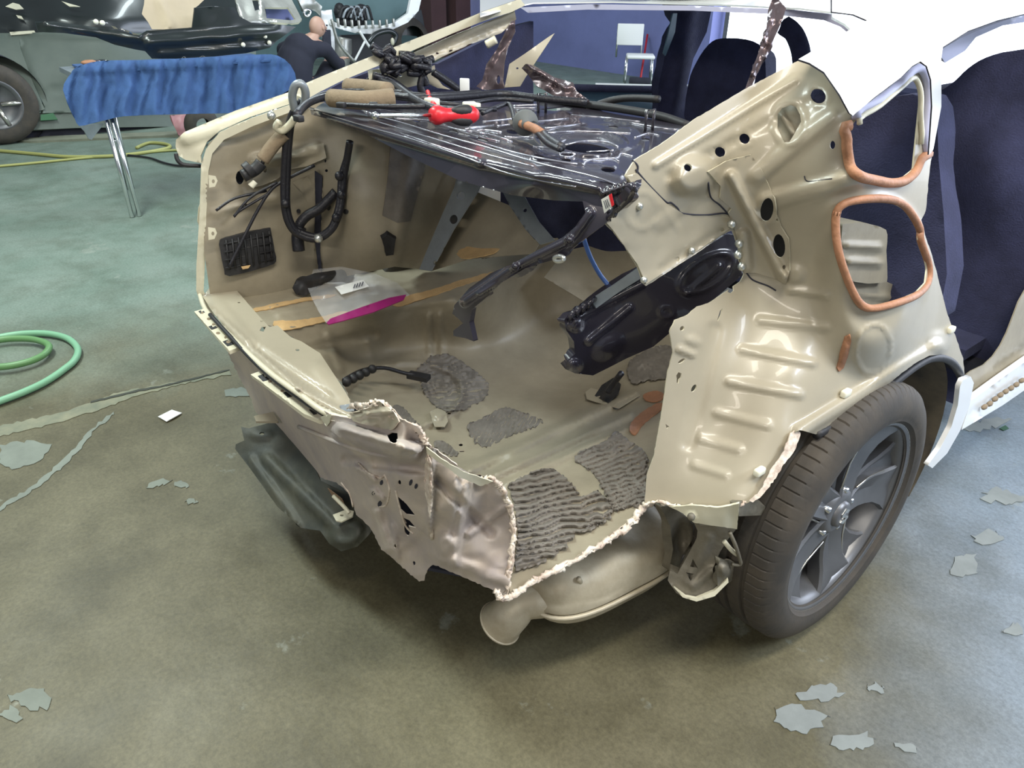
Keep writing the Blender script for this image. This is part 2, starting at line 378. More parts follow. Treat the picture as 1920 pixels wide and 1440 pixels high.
# joint lines, crack filler and bare patches in the floor
def floorpatch(name, pts, m, z=.0025, torn=2):
    return sheet(name, pts, z, 'z', m, fl, step=9, thick=.002, torn=torn)
JOINT = mat('joint_filler', (.24, .235, .16), .8, 0, 0, 9, (.15, .165, .12)); CHIP = mat('pale_bare_patch', (.20, .225, .19), .7, var=.2, vscale=10)
CHIPB = mat('bluish_bare_patch', (.235, .26, .25), .7, var=.2, vscale=10); CRACK = mat('dark_crack', (.05, .055, .045), .9)
floorpatch('joint_strip', [(-20, 803), (120, 772), (230, 733), (300, 722), (430, 694), (432, 702), (330, 722), (250, 745), (120, 790), (-20, 822)], JOINT)
floorpatch('crack_line', [(-10, 955), (60, 912), (130, 850), (170, 805), (215, 770), (216, 774), (175, 812), (138, 855), (70, 915), (-10, 962)], CHIP, torn=3)
floorpatch('crack_line', [(170, 752), (260, 730), (300, 723), (430, 692), (430, 694), (300, 726), (262, 733), (170, 755)], CRACK, z=.005, torn=.6)
for pts in ([(0, 835), (60, 825), (95, 835), (80, 860), (30, 880), (0, 870)], [(420, 730), (470, 727), (500, 738), (450, 745), (425, 742)]):
    floorpatch('bare_patch', pts, CHIP, torn=3)
for cx, cy, rx, ry, a in ((1855, 1008, 30, 12, 8), (1810, 1062, 26, 22, 20), (1540, 1298, 42, 14, -6), (1500, 1345, 50, 22, 4), (1600, 1390, 40, 14, -8), (1640, 1290, 16, 8, 0), (1900, 1180, 20, 10, 0), (1880, 930, 40, 12, 5), (1700, 1400, 22, 8, 9), (1850, 795, 45, 10, -8), (60, 1310, 40, 18, 3), (20, 1340, 20, 14, 0), (300, 905, 22, 6, -10), (340, 910, 16, 5, 5), (360, 940, 10, 4, 0)):
    P = [(x+random.uniform(-.22, .22)*rx, y+random.uniform(-.3, .3)*ry) for x, y in ell(cx, cy, rx, ry, a, 14)]
    floorpatch('bare_patch', P, CHIPB if cx > 900 else CHIP, torn=4.5)

# ============================================================ the stripped car
CAR = root('wrecked_car', 'white sedan with its crashed rear cut open to bare beige panels', 'car', (0, 0, 0))
# --- field controls
QC = [(1258, 600, .63), (1262, 665, .635), (1235, 800, .645), (1208, 945, .665), (1300, 950, .75), (1400, 942, .835), (1480, 812, .83), (1530, 812, .845), (1620, 755, .85), (1700, 695, .85), (1800, 690, .85), (1810, 705, .85),
      (1560, 400, .775), (1740, 470, .80), (1650, 590, .815), (1740, 250, .78), (1597, 218, .77), (1500, 112, .63), (1190, 300, .58), (1170, 325, .58), (1210, 535, .585), (1370, 430, .61), (1395, 520, .625), (1300, 330, .60),
      (1450, 200, .63), (1440, 400, .66), (1400, 650, .69), (1340, 800, .71), (1480, 700, .78), (1480, 560, .71), (1762, 100, .76), (1130, 415, .58)]
QF = Field(QC, 'x')
FC = [(400, 600, .52), (480, 580, .52), (430, 520, .53), (560, 500, .53), (700, 490, .53), (800, 490, .52), (1000, 470, .54), (1100, 470, .56), (850, 545, .50), (700, 545, .50), (530, 615, .50), (700, 580, .495), (840, 562, .49), (880, 580, .46),
      (560, 660, .44), (610, 700, .40), (640, 715, .34), (640, 680, .34), (720, 650, .29), (820, 640, .28), (900, 640, .28), (1000, 600, .31), (1050, 560, .38), (1150, 560, .42), (1250, 600, .45),
      (740, 740, .265), (860, 760, .26), (1000, 760, .26), (1120, 730, .27), (870, 850, .265), (800, 830, .27), (950, 830, .275), (1060, 775, .275),
      (960, 850, .335), (880, 885, .335), (1100, 785, .335), (1190, 735, .34), (950, 915, .35), (1100, 850, .365), (1180, 800, .38), (1210, 940, .465), (1050, 1065, .415), (955, 1110, .40), (960, 1000, .375), (1100, 960, .395), (1260, 720, .38), (1300, 640, .45)]
FF = Field(FC, 'z')
RC = [(385, 575, -.85), (425, 655, -.84), (440, 690, -.82), (520, 800, -.83), (545, 860, -.80), (640, 830, -.905), (640, 940, -.85), (785, 1085, -.84), (740, 800, -.92), (800, 850, -.90), (945, 1118, -.79), (965, 1000, -.75), (900, 905, -.80), (560, 700, -.90), (640, 760, -.92), (850, 1060, -.82), (850, 900, -.86)]
RF = Field(RC, 'y')
SC_ = [(385, 560, .545), (420, 520, .545), (480, 680, .575), (520, 620, .56), (620, 775, .59), (650, 735, .58), (690, 790, .60), (560, 740, .59), (600, 660, .57)]
SF = Field(SC_, 'z')
LC = [(380, 300, -.80), (378, 450, -.80), (385, 560, -.80), (440, 400, -.76), (430, 520, -.75), (520, 500, -.74), (600, 520, -.73), (540, 300, -.76), (600, 215, -.70), (600, 400, -.72), (640, 360, -.64), (700, 440, -.60), (720, 320, -.58), (790, 490, -.62), (860, 340, -.60), (800, 300, -.58), (560, 220, -.72), (440, 240, -.78)]
LF = Field(LC, 'x')

# --- trunk floor
FO = [(392, 560), (430, 515), (560, 485), (660, 470), (800, 455), (1000, 450), (1190, 430), (1330, 560), (1300, 640), (1290, 760), (1240, 850), (1215, 940), (1180, 975), (1120, 1020), (1050, 1062), (990, 1095), (955, 1112),
      (962, 1050), (965, 980), (950, 925), (925, 895), (870, 885), (830, 860), (790, 830), (740, 800), (690, 780), (660, 760), (645, 720), (600, 675), (560, 640), (520, 615), (470, 600), (420, 590)]
FLOORREL = 1
floor_rel = [('b', 505, 575, 800, 520, 5, .006), ('b', 520, 590, 780, 540, 5, .006), ('r', 750, 745, 118, 62, -8, .05, .016), ('d', 750, 748, 100, 52, -8, .5, -.006),
             ('b', 803, 592, 806, 662, 7, .016), ('b', 823, 590, 828, 662, 7, .014), ('b', 690, 640, 700, 680, 6, .006), ('b', 615, 625, 640, 690, 8, .008), ('b', 700, 690, 790, 665, 8, .006),
             ('b', 880, 880, 1190, 737, 9, .014), ('b', 930, 890, 1180, 778, 6, .010), ('b', 950, 908, 1185, 800, 5, .008), ('b', 530, 618, 700, 584, 5, .010), ('b', 700, 584, 850, 562, 5, .010), ('b', 560, 660, 700, 625, 10, -.01), ('n', 90, .003, 2), ('r', 842, 775, 14, 9, 0, .3, .004), ('r', 864, 834, 14, 9, 0, .3, .004)]
sheet('trunk_floor', FO, FF, 'z', BEIGE2, CAR, step=6, relief=floor_rel, torn=1.2, rim=TORN,
      holes=[ell(842, 775, 4, 2.5, 0, 8), ell(864, 834, 4, 2.5, 0, 8), ell(1155, 764, 7, 4, 0, 8), ell(866, 846, 6, 1.5, 0, 6)])
FS = OnSheet('trunk_floor')
# white crumpled weld seam along the torn edge of the floor
def seam(name, pts, fld, r, amp, parent=CAR, m=TORN, nn=4, off=.004):
    P = cr(pts, 10); parts = []
    for q in range(nn):
        Q = P+np.random.uniform(-amp, amp, P.shape)*(1 if q else .5); X = fld(Q, off+random.uniform(0, .008))
        parts.append(sweep(X, r*np.random.uniform(.15, 1.25, len(P)), 5))
    return meshobj(name, *join(parts), m, parent, kind='stuff')
seam('torn_seam', [(1232, 938), (1205, 955), (1180, 985), (1130, 1020), (1060, 1060), (1000, 1090), (950, 1122), (930, 1110)], Field([(1208, 945, .468), (950, 1115, .402), (1050, 1063, .418), (1120, 1020, .43)], 'z'), .0055, 5)
seam('torn_seam', [(950, 1115), (955, 1060), (962, 1000), (955, 950), (945, 925), (925, 900), (905, 900)], RF, .0042, 5)
seam('torn_seam', [(655, 762), (690, 760), (715, 755), (740, 785), (765, 800), (785, 805), (800, 830)], RF, .0042, 5)
# sound damping mats laid on the floor (each a thin ribbed sheet)
def dmat(pts, ang, wl, amp=.0035, off=.006, fld=FS, step=3.6, tone=DAMP):
    return sheet('damping_mat', pts, fld, 'z', tone, CAR, step=step, thick=.004, torn=1.6, smooth=3, off=off, relief=[('w', ang, wl, amp, 12), ('n', 20, .002, 8)])
dmat([(778, 700), (806, 670), (840, 664), (872, 682), (908, 710), (917, 728), (902, 752), (842, 772), (800, 745), (790, 715)], 75, 7.5, .0042)
dmat([(875, 800), (905, 785), (945, 763), (985, 775), (1018, 792), (960, 815), (905, 838)], 30, 7, .0038)
dmat([(735, 762), (755, 762), (775, 785), (790, 800), (765, 800), (745, 785)], 30, 7, .0038); dmat([(812, 830), (832, 828), (862, 852), (845, 855), (825, 845)], 30, 7, .0038)
dmat([(958, 905), (1025, 878), (1060, 895), (1090, 930), (1120, 920), (1150, 955), (1120, 985), (1080, 1000), (1050, 1035), (985, 1062), (965, 1060), (972, 990), (960, 930)], 78, 11.5, .0065, off=.010)
dmat([(1078, 855), (1105, 840), (1138, 825), (1155, 808), (1180, 825), (1212, 850), (1212, 880), (1205, 940), (1150, 955), (1138, 930), (1115, 890), (1085, 868)], 70, 8.5, .0050, off=.010)
dmat([(1178, 680), (1215, 655), (1255, 648), (1262, 680), (1255, 705), (1215, 712), (1185, 718)], 70, 7, .003, off=.02)
dmat([(880, 415), (935, 405), (938, 450), (925, 480), (880, 478), (868, 450)], 5, 7, .003, fld=Field([(880, 415, -.04), (938, 450, -.07), (868, 480, -.14)], 'y'))
# ochre sealer strips on the floor
def goo(name, pts, fld, ax='z', off=.006, m=YELLOW): return sheet(name, pts, fld, ax, m, CAR, step=6, thick=.003, torn=.8, smooth=3, off=off)
goo('seam_sealer', [(513, 602), (560, 600), (610, 592), (640, 583), (650, 588), (600, 605), (527, 620)], FS)
goo('seam_sealer', [(622, 492), (650, 492), (690, 488), (740, 482), (778, 482), (775, 494), (720, 496), (680, 508), (640, 505)], FS, off=.02)
goo('seam_sealer', [(860, 470), (885, 460), (920, 458), (938, 462), (925, 475), (900, 480), (870, 485), (858, 478)], Field([(880, 455, -.12), (938, 465, -.12), (868, 485, -.18)], 'y'))
goo('seam_sealer', [(740, 562), (800, 545), (890, 518), (945, 505), (945, 512), (880, 530), (800, 558), (745, 575)], FS)
goo('seam_sealer', [(480, 577), (560, 560), (620, 552), (625, 555), (560, 566), (482, 583)], FS)
goo('seam_sealer', [(1180, 800), (1200, 775), (1235, 755), (1242, 765), (1210, 790), (1190, 815)], FS, off=.012, m=MASTIC)
goo('seam_sealer', [(1205, 742), (1225, 732), (1245, 738), (1238, 750), (1215, 752)], FS, off=.012, m=MASTIC)
# small fittings on the trunk floor
sheet('floor_bracket', [(806, 772), (820, 765), (836, 772), (840, 790), (834, 800), (815, 800), (810, 788)], FF, 'z', BEIGE, CAR, step=5, off=.03, relief=[('d', 822, 778, 14, 12, 0, .5, .01)])
sheet('floor_bracket', [(1098, 735), (1108, 727), (1122, 731), (1120, 738), (1150, 752), (1185, 738), (1200, 740), (1160, 765), (1140, 760), (1100, 748)], FF, 'z', BEIGE, CAR, step=6, off=.03)
sheet('latch_clutter', [(1128, 722), (1150, 708), (1164, 720), (1160, 738), (1140, 755), (1115, 742)], FF, 'z', BLACKM, CAR, step=5, off=.05, relief=[('n', 9, .02, 3)])
tpx('floor_wire', [(645, 712, .44), (680, 694, .36), (720, 690, .34), (760, 700, .31), (790, 704, .30)], 'z', .006, WIRE, CAR)
tpx('floor_wire', [(1165, 700, .45), (1150, 720, .40), (1140, 735, .37)], 'z', .009, WIRE, CAR)
box('wire_plug', at(785, 706, 'z', .30), (.07, .03, .015), BLACKM, CAR, rotz(30))
V, F = join([sph(at(650+k*12, 716-k*6, 'z', .43-.02*k), .014, 8, 5) for k in range(5)]); meshobj('cable_clips', V, F, BLACKM, CAR, kind='stuff')
# sill ledge of the opening
SO = [(380, 556), (392, 540), (420, 515), (440, 540), (485, 592), (505, 613), (520, 610), (545, 632), (565, 640), (600, 662), (648, 735), (655, 748), (660, 772), (700, 765), (705, 785), (660, 788), (600, 765), (540, 722), (470, 668), (410, 600)]
sheet('opening_sill', SO, SF, 'z', BEIGE, CAR, step=6, relief=[('b', 390, 575, 560, 730, 5, .010), ('b', 560, 730, 660, 782, 5, .010), ('b', 470, 645, 620, 745, 5, -.008), ('b', 600, 690, 640, 735, 16, .006), ('b', 400, 560, 470, 640, 12, .004)],
      holes=[ell(448, 567, 3, 1.3, 0, 6), ell(491, 602, 3, 1.3, 0, 6), ell(558, 656, 4, 2.3, 0, 8), [(487, 620), (491, 612), (499, 612), (494, 622)]], rim=CREAM)
tpx('sill_flange', [(372, 540, .54), (385, 580, .55), (430, 628, .565), (500, 694, .58), (560, 738, .59), (620, 778, .595), (700, 790, .60)], 'z', .007, CREAM, CAR)
# rear panel, crumpled towards the right
RO = [(388, 578), (430, 630), (500, 697), (560, 740), (620, 778), (690, 790), (705, 765), (722, 757), (745, 782), (785, 800), (800, 830), (860, 875), (905, 902), (940, 905), (955, 950), (966, 1000), (962, 1060), (950, 1118), (905, 1098), (858, 1078), (812, 1058), (800, 1070), (795, 1088), (785, 1090),
      (748, 1058), (715, 1030), (700, 1000), (690, 985), (668, 965), (655, 925), (630, 905), (590, 893), (560, 885), (545, 860), (538, 838), (520, 800), (480, 775), (470, 745), (452, 715), (440, 690), (425, 655), (405, 610)]
rel = [('n', 60, .012, 1), ('b', 400, 600, 500, 700, 6, .006), ('b', 690, 840, 700, 900, 7, .006), ('b', 708, 960, 730, 1030, 7, .010), ('b', 735, 985, 745, 1045, 6, .008), ('b', 640, 900, 650, 960, 9, .006), ('b', 600, 820, 610, 880, 9, .004),
       ('b', 665, 872, 705, 900, 4, .010), ('b', 520, 790, 545, 850, 6, -.006), ('b', 640, 812, 770, 850, 18, .030), ('b', 650, 862, 800, 880, 10, -.015), ('b', 745, 770, 790, 810, 7, .02),
       ('b', 810, 840, 805, 1000, 6, .016), ('d', 740, 830, 70, 50, 30, 1, .02), ('d', 860, 940, 60, 70, 0, 1, .022), ('d', 836, 1020, 24, 28, 20, .7, .025), ('b', 820, 900, 920, 1000, 10, -.016), ('b', 880, 900, 850, 1060, 9, .014), ('b', 700, 920, 715, 935, 6, .012),
       ('b', 830, 1045, 950, 1090, 12, .010), ('b', 880, 1000, 950, 950, 8, .012), ('d', 770, 900, 40, 30, 20, 1, .015)]
_rh = relief_h
def relief_h(Q, feats):
    if feats == 'rear': return relief_rear(Q)
    return _rh(Q, feats)
_old = _rh
def relief_rear(Q):
    h = _old(Q, rel); mk = sm((Q[:, 0]-640)/160.)
    return h+mk*(.022*(.5-np.abs(vnoise(Q[:, 0], Q[:, 1], 55, 3))*2)+.012*vnoise(Q[:, 0], Q[:, 1], 26, 4)-.014*np.abs(vnoise(Q[:, 0]+Q[:, 1], Q[:, 1], 40, 6)))
sheet('rear_panel', RO, RF, 'y', CRUMP, CAR, step=5, relief='rear', torn=1, rim=TORN,
      holes=[[(726, 815), (734, 811), (745, 812), (746, 828), (741, 834), (733, 832), (729, 824)], [(745, 930), (762, 945), (779, 967), (762, 965), (747, 952)], [(755, 970), (768, 976), (780, 990), (765, 986)], ell(763, 993, 5, 12, -10, 12), ell(741, 1024, 3, 4, 0, 8), ell(776, 1056, 3, 4, 0, 8), ell(749, 905, 3, 5, 0, 8), ell(756, 930+12, 2, 3, 0, 6)])
# folded flap of torn sill metal, upper lip and a crease line
sheet('folded_flap', [(702, 762), (715, 750), (735, 765), (752, 785), (785, 803), (783, 812), (745, 800), (722, 785)], Field([(702, 762, .60), (785, 803, .63), (740, 790, .60)], 'z'), 'z', BEIGE2, CAR, step=5, off=.03, rim=TORN, torn=1)
tpx('panel_crease', [(560, 800, 0), (640, 832, 0), (700, 850, 0), (745, 852, 0), (790, 838, 0)], RF, .005, CRUMP, CAR, off=.012)
tpx('panel_crease', [(805, 860, 0), (808, 900, 0), (806, 950, 0), (810, 1010, 0)], RF, .004, TORN, CAR, off=.016)
sheet('inner_flange', [(798, 838), (830, 862), (870, 885), (925, 903), (900, 912), (860, 893), (800, 850)], RF, 'y', CREAM, CAR, step=5, off=.035, torn=.8)
sheet('rear_tab', [(624, 965), (650, 955), (664, 958), (661, 968), (640, 978), (630, 976)], Field([(624, 965, .245), (664, 958, .25), (640, 978, .245)], 'z'), 'z', CREAM, CAR, step=4, holes=[ell(641, 966, 4, 2, 0, 8)], thick=.004)
# ribbed bumper retainer strips, bolted below the sill
def strip(P, cells):
    t = sheet('bumper_retainer', P, Field([(P[0][0], P[0][1], .555), (P[len(P)//2][0], P[len(P)//2][1], .555), (P[-1][0], P[-1][1], .56), (P[1][0], P[1][1], .56)], 'z'), 'z', CREAM, CAR, step=6, thick=.010)
    F_ = Field([(P[0][0], P[0][1], .555), (P[len(P)//2][0], P[len(P)//2][1], .555), (P[-1][0], P[-1][1], .56), (P[1][0], P[1][1], .56)], 'z')
    for (cx, cy, s) in cells:
        sheet('slot', [(cx-14*s, cy-3*s), (cx-3*s, cy-7*s), (cx-1*s, cy-1*s), (cx+9*s, cy-5*s), (cx+14*s, cy+1*s), (cx+3*s, cy+5*s), (cx-4*s, cy+7*s)], F_, 'z', BLACKM, t, step=5, thick=.001, off=.0015)
    for k in range(7):
        a = (k+.5)/7; x = cells[0][0]*(1-a)+cells[-1][0]*a; y = cells[0][1]*(1-a)+cells[-1][1]*a
        sheet('rust_spot', ell(x+random.uniform(-3, 6), y+random.uniform(-3, 3), random.uniform(2, 4.5), random.uniform(1.5, 3), 0, 7), F_, 'z', FOAM, t, step=5, thick=.0008, off=.0016)
    return t
strip([(364, 584), (384, 578), (398, 596), (430, 632), (452, 649), (430, 658)], [(378, 585, .45), (399, 614, .6), (430, 643, .9)])
strip([(470, 702), (492, 694), (530, 722), (575, 755), (620, 776), (616, 787), (600, 788), (570, 776)], [(497, 708, 1.0), (543, 739, .9), (592, 771, .9)])
sheet('retainer_tail', [(600, 782), (620, 776), (618, 792), (612, 800), (605, 790)], RF, 'y', CREAM, CAR, step=4, off=.03)
tpx('dark_gap_seal', [(394, 590, .566), (440, 640, .57), (500, 700, .575), (560, 745, .58), (600, 772, .585), (640, 790, .59), (680, 800, .59)], 'z', .006, BLACKM, CAR)
# lower left bracket and undertray
sheet('tow_bracket', [(476, 780), (512, 772), (522, 790), (480, 790)], .33, 'z', BEIGE2, CAR, step=5, thick=.006)
TRC = Field([(450, 810, .25), (530, 790, .27), (455, 850, .21), (690, 1000, .22), (640, 1030, .17), (500, 920, .18), (600, 900, .25)], 'z')
sheet('undertray', [(452, 800), (466, 803), (490, 797), (515, 790), (560, 800), (600, 900), (680, 940), (705, 985), (690, 1005), (670, 1025), (640, 1034), (618, 1020), (600, 995), (565, 990), (520, 950), (470, 880), (441, 842), (442, 833), (458, 826)], TRC, 'z', TRAY, CAR, step=7, smooth=0, thick=.004,
      relief=[('b', 500, 860, 620, 980, 12, .015), ('b', 470, 860, 560, 985, 6, .01), ('d', 650, 1000, 40, 30, -20, .5, .02), ('r', 650, 1000, 26, 18, -20, .3, .008), ('n', 40, .008, 4), ('d', 490, 815, 30, 14, 0, .6, .01)], holes=[ell(491, 813, 5, 3, 0, 8)])
tpx('tray_edge', [(625, 930, .30), (645, 950, .29), (655, 962, .28)], 'z', .005, CREAM, CAR)
sheet('lower_edge_rust', [(545, 860), (560, 885), (600, 905), (640, 935), (650, 960), (640, 950), (600, 918), (565, 900), (545, 880)], RF, 'y', mat('rusty_sealer', (.30, .19, .11), .7, var=.3, vscale=30), CAR, step=5, off=.004)
sheet('underbody_shade', [(540, 780), (620, 860), (700, 960), (780, 1060), (940, 1090), (1230, 960), (1290, 950), (1300, 880), (1000, 820), (700, 740)], .17, 'z', DARKCAV, CAR, step=40, thick=.01, off=0)  # dark sheet added for the shade under the car
# inner closing faces between the opening's rim and the trunk floor
def closing(pts, fa, name):
    P = cr(pts, 3); A, B = fa(P, -.004), FF(P, -.006); V = []; F = []
    for i in range(len(P)):
        for t in (0, .33, .66, 1): V.append(A[i]*(1-t)+B[i]*t-np.array((0, 0, .02*math.sin(math.pi*t))))
    for i in range(len(P)-1):
        for j in range(3): F.append((i*4+j, i*4+j+1, i*4+j+5, i*4+j+4))
    meshobj(name, V, F, BEIGE2, CAR)
closing([(662, 774), (700, 768), (722, 764), (745, 790), (785, 808), (802, 836), (860, 880), (903, 907), (936, 912), (950, 950), (960, 1000), (957, 1060), (950, 1110)], RF, 'rear_panel_inner')
closing([(440, 545), (485, 596), (505, 616), (562, 646), (598, 668), (645, 738), (658, 772)], SF, 'sill_inner')
# --- right quarter inner panel (one large pressing with holes)
QO = [(1190, 300), (1240, 270), (1300, 225), (1400, 165), (1500, 112), (1528, 120), (1560, 145), (1588, 185), (1600, 200), (1660, 155), (1705, 118), (1730, 108), (1750, 112), (1762, 140), (1764, 200), (1748, 285), (1742, 330), (1736, 395), (1728, 412), (1736, 445), (1748, 480), (1768, 555), (1775, 585), (1795, 640), (1806, 672), (1809, 706), (1803, 712),
      (1797, 690), (1782, 672), (1765, 664), (1742, 667), (1718, 680), (1690, 700), (1640, 740), (1590, 775), (1555, 800), (1530, 814), (1500, 806), (1482, 812), (1470, 845), (1445, 880), (1425, 925), (1405, 942), (1350, 956), (1300, 950), (1240, 942), (1208, 946),
      (1213, 890), (1226, 855), (1240, 780), (1252, 700), (1262, 662), (1256, 622), (1266, 600), (1290, 590), (1308, 574), (1330, 568), (1362, 546), (1388, 528), (1395, 515), (1386, 490), (1384, 462), (1372, 432),
      (1355, 440), (1325, 462), (1305, 476), (1262, 503), (1222, 530), (1212, 536), (1206, 531), (1195, 500), (1172, 462), (1150, 435), (1131, 416), (1160, 375), (1182, 350), (1172, 330)]
QW = [(1603, 228), (1660, 182), (1690, 158), (1706, 141), (1716, 140), (1724, 160), (1725, 190), (1718, 260), (1712, 318), (1692, 334), (1668, 336), (1641, 329), (1618, 325), (1601, 317), (1594, 290), (1590, 265), (1595, 240)]
QH = [(1570, 402), (1582, 388), (1600, 381), (1640, 377), (1675, 380), (1698, 393), (1716, 420), (1722, 432), (1722, 448), (1735, 485), (1738, 505), (1735, 530), (1718, 548), (1690, 560), (1645, 573), (1620, 570), (1604, 545), (1583, 492), (1573, 450)]
qholes = [QW, QH, ell(1534, 180, 15, 13, 40), ell(1396, 260, 10, 9, 40), ell(1350, 285, 10, 9, 40), ell(1290, 314, 8, 7, 40, 12), ell(1561, 272, 5, 8, 0, 12),
          [(1458, 215), (1466, 203), (1482, 197), (1492, 200), (1500, 215), (1502, 228), (1490, 250), (1480, 266), (1470, 267), (1458, 240)],
          ell(1438, 393, 13, 23, 8, 20), ell(1461, 461, 12, 23, -6, 20), ell(1279, 616, 4, 5, 30, 10), ell(1278, 677, 8, 3, -35, 10), [(1268, 704), (1272, 698), (1278, 700), (1277, 708), (1273, 712), (1272, 719), (1269, 718), (1269, 710)], ell(1301, 728, 8, 4, -60, 10), [(1248, 795), (1255, 800), (1250, 804)],
          [(1350, 583), (1355, 578), (1352, 590), (1346, 603), (1345, 600), (1348, 590)], [(1368, 541), (1375, 536), (1376, 545), (1370, 550), (1364, 547)], ell(1343, 470-37, 0.1, .1, 0, 5)][:-1]
qrel = [('b', 1425, 600, 1548, 614, 8, .006), ('b', 1392, 655, 1525, 681, 8, .007), ('b', 1368, 715, 1500, 740, 9, .007), ('b', 1345, 774, 1440, 798, 9, .005), ('b', 1315, 823, 1385, 842, 9, .005), ('b', 1302, 872, 1360, 890, 8, .004), ('b', 1480, 543, 1550, 553, 6, .009),
        ('d', 1640, 540, 128, 190, 0, .55, .055), ('r', 1638, 655, 33, 46, 10, .07, .004), ('b', 1500, 810, 1760, 650, 14, .014), ('d', 1760, 640, 30, 26, 0, .6, .006),
        ('b', 1230, 310, 1490, 150, 7, .006), ('b', 1255, 330, 1520, 190, 10, -.004), ('d', 1300, 330, 52, 46, -30, .6, .022), ('b', 1420, 330, 1560, 215, 16, .008), ('b', 1440, 380, 1600, 335, 18, .012), ('d', 1600, 330, 60, 40, 0, .8, .008),
        ('r', 1534, 180, 20, 18, 40, .2, .003), ('r', 1396, 260, 14, 13, 40, .25, .003), ('r', 1350, 285, 14, 13, 40, .25, .003), ('r', 1480, 230, 30, 40, 0, .15, .004), ('d', 1300, 640, 22, 14, 20, .8, .005),
        ('b', 1275, 655, 1300, 665, 6, .006), ('b', 1340, 620, 1290, 830, 16, -.006), ('b', 1238, 420, 1290, 380, 14, .003), ('n', 150, .004, 9), ('b', 1240, 505, 1360, 430, 8, -.004), ('d', 1490, 515, 26, 24, 20, .7, .010), ('b', 1470, 850, 1430, 915, 12, -.006)]
QP = sheet('quarter_inner_panel', QO, QF, 'x', BEIGE, CAR, holes=qholes, relief=qrel, step=6, torn=.5, rim=CREAM, thick=.003)
# raised brace with lightening holes running down the middle
BO = [(1328, 322), (1362, 302), (1408, 290), (1428, 318), (1440, 345), (1452, 372), (1456, 400), (1464, 425), (1478, 448), (1481, 475), (1480, 512), (1473, 534), (1455, 524), (1418, 512), (1396, 512), (1388, 490), (1384, 455), (1376, 425), (1366, 400), (1372, 392), (1350, 372), (1352, 350)]
QS = OnSheet('quarter_inner_panel')
br = sheet('pillar_brace', BO, QS, 'x', BEIGE, CAR, step=5, off=.006, thick=.003, rim=CREAM, holes=[ell(1438, 393, 12, 22, 8, 20), ell(1461, 461, 11, 22, -6, 20), ell(1457, 413, 2, 3, 0, 8), ell(1470, 501, 3, 4, 0, 8)],
           relief=[('b', 1372, 330, 1468, 520, 10, .028), ('b', 1395, 440, 1400, 500, 12, .012), ('r', 1438, 393, 17, 27, 8, .16, .003)])
for x, y in ((1386, 457), (1384, 478), (1391, 500), (1372, 420)):
    meshobj('rivet', *sph(QF([(x, y)], .02)[0], .009, 8, 5), BOLT, br)
# loose flap of the pillar skin: seam lines that mark the overlapping sheets
def crease(pts, r=.0016, m=DARKCAV, off=.001): return tpx('panel_seam', [(a, b, 0) for a, b in pts], QF, r, m, CAR, off=off, n=5)
QS = OnSheet('quarter_inner_panel')
def crease(pts, r=.0016, m=DARKCAV, off=.001): return tpx('panel_seam', [(a, b, 0) for a, b in pts], QS, r, m, CAR, off=off, n=5)
crease([(1192, 318), (1215, 345), (1248, 378), (1258, 380), (1270, 390), (1280, 400), (1320, 403), (1360, 400), (1372, 408)])
crease([(1328, 342), (1333, 370), (1350, 385), (1368, 404)]); crease([(1400, 512), (1412, 525), (1440, 536), (1455, 545)]); crease([(1185, 300), (1196, 312), (1192, 330)])
crease([(1508, 330), (1516, 340), (1560, 335)], .001)
sheet('pillar_patch', [(1176, 330), (1195, 325), (1225, 356), (1250, 382), (1268, 392), (1282, 402), (1330, 404), (1370, 408), (1370, 428), (1320, 462), (1262, 500), (1212, 532), (1195, 495), (1150, 432), (1135, 415), (1165, 375), (1188, 350)], QS, 'x', BEIGE, CAR, step=7, off=.006, thick=.003, rim=CREAM,
      holes=[ell(1355, 431, 4, 4, 0, 8), ell(1270, 486, 4, 5, 30, 8)], relief=[('r', 1205, 395, 30, 34, 0, .12, .002), ('b', 1240, 380, 1270, 430, 4, .002), ('n', 70, .006, 3)])
for x, y in ((1199, 387), (1297, 470), (1207, 525), (1226, 250+60)):
    if y != 310: meshobj('rivet', *sph(QF([(x, y)], .010)[0], .007, 8, 5), BOLT, CAR)
# orange sealant around both openings
QS = OnSheet('quarter_inner_panel')
def relief_off(pts, k=.010): return QS(cr(pts, 4, True), k)
def ring(pts, w):
    X = relief_off(pts)
    for _ in range(3): X = (np.roll(X, 1, 0)+X*2+np.roll(X, -1, 0))/4
    X = np.vstack([X, X[:2]]); return meshobj('sealant_ring', *sweep(X, w, 8), MASTIC, CAR)
ring([(1567, 400), (1580, 384), (1600, 376), (1640, 372), (1677, 375), (1701, 389), (1720, 418), (1726, 434), (1725, 448), (1738, 483), (1743, 507), (1739, 533), (1722, 552), (1692, 565), (1645, 578), (1618, 575), (1599, 548), (1578, 494), (1568, 448)], .0075)
V, F = sweep(relief_off([(1596, 235), (1588, 262), (1590, 292), (1597, 318), (1616, 332), (1641, 338), (1668, 343), (1694, 340), (1714, 325), (1726, 300), (1738, 275)])[:-5], .009, 8); meshobj('sealant_ring', V, F, MASTIC, CAR)
sheet('sealant_patch', [(1583, 632), (1593, 628), (1596, 640), (1590, 668), (1582, 690), (1574, 697), (1570, 690), (1574, 662)], QS, 'x', MASTIC, CAR, step=4, off=.005, thick=.005, relief=[('d', 1582, 663, 9, 30, 12, .6, .005)])
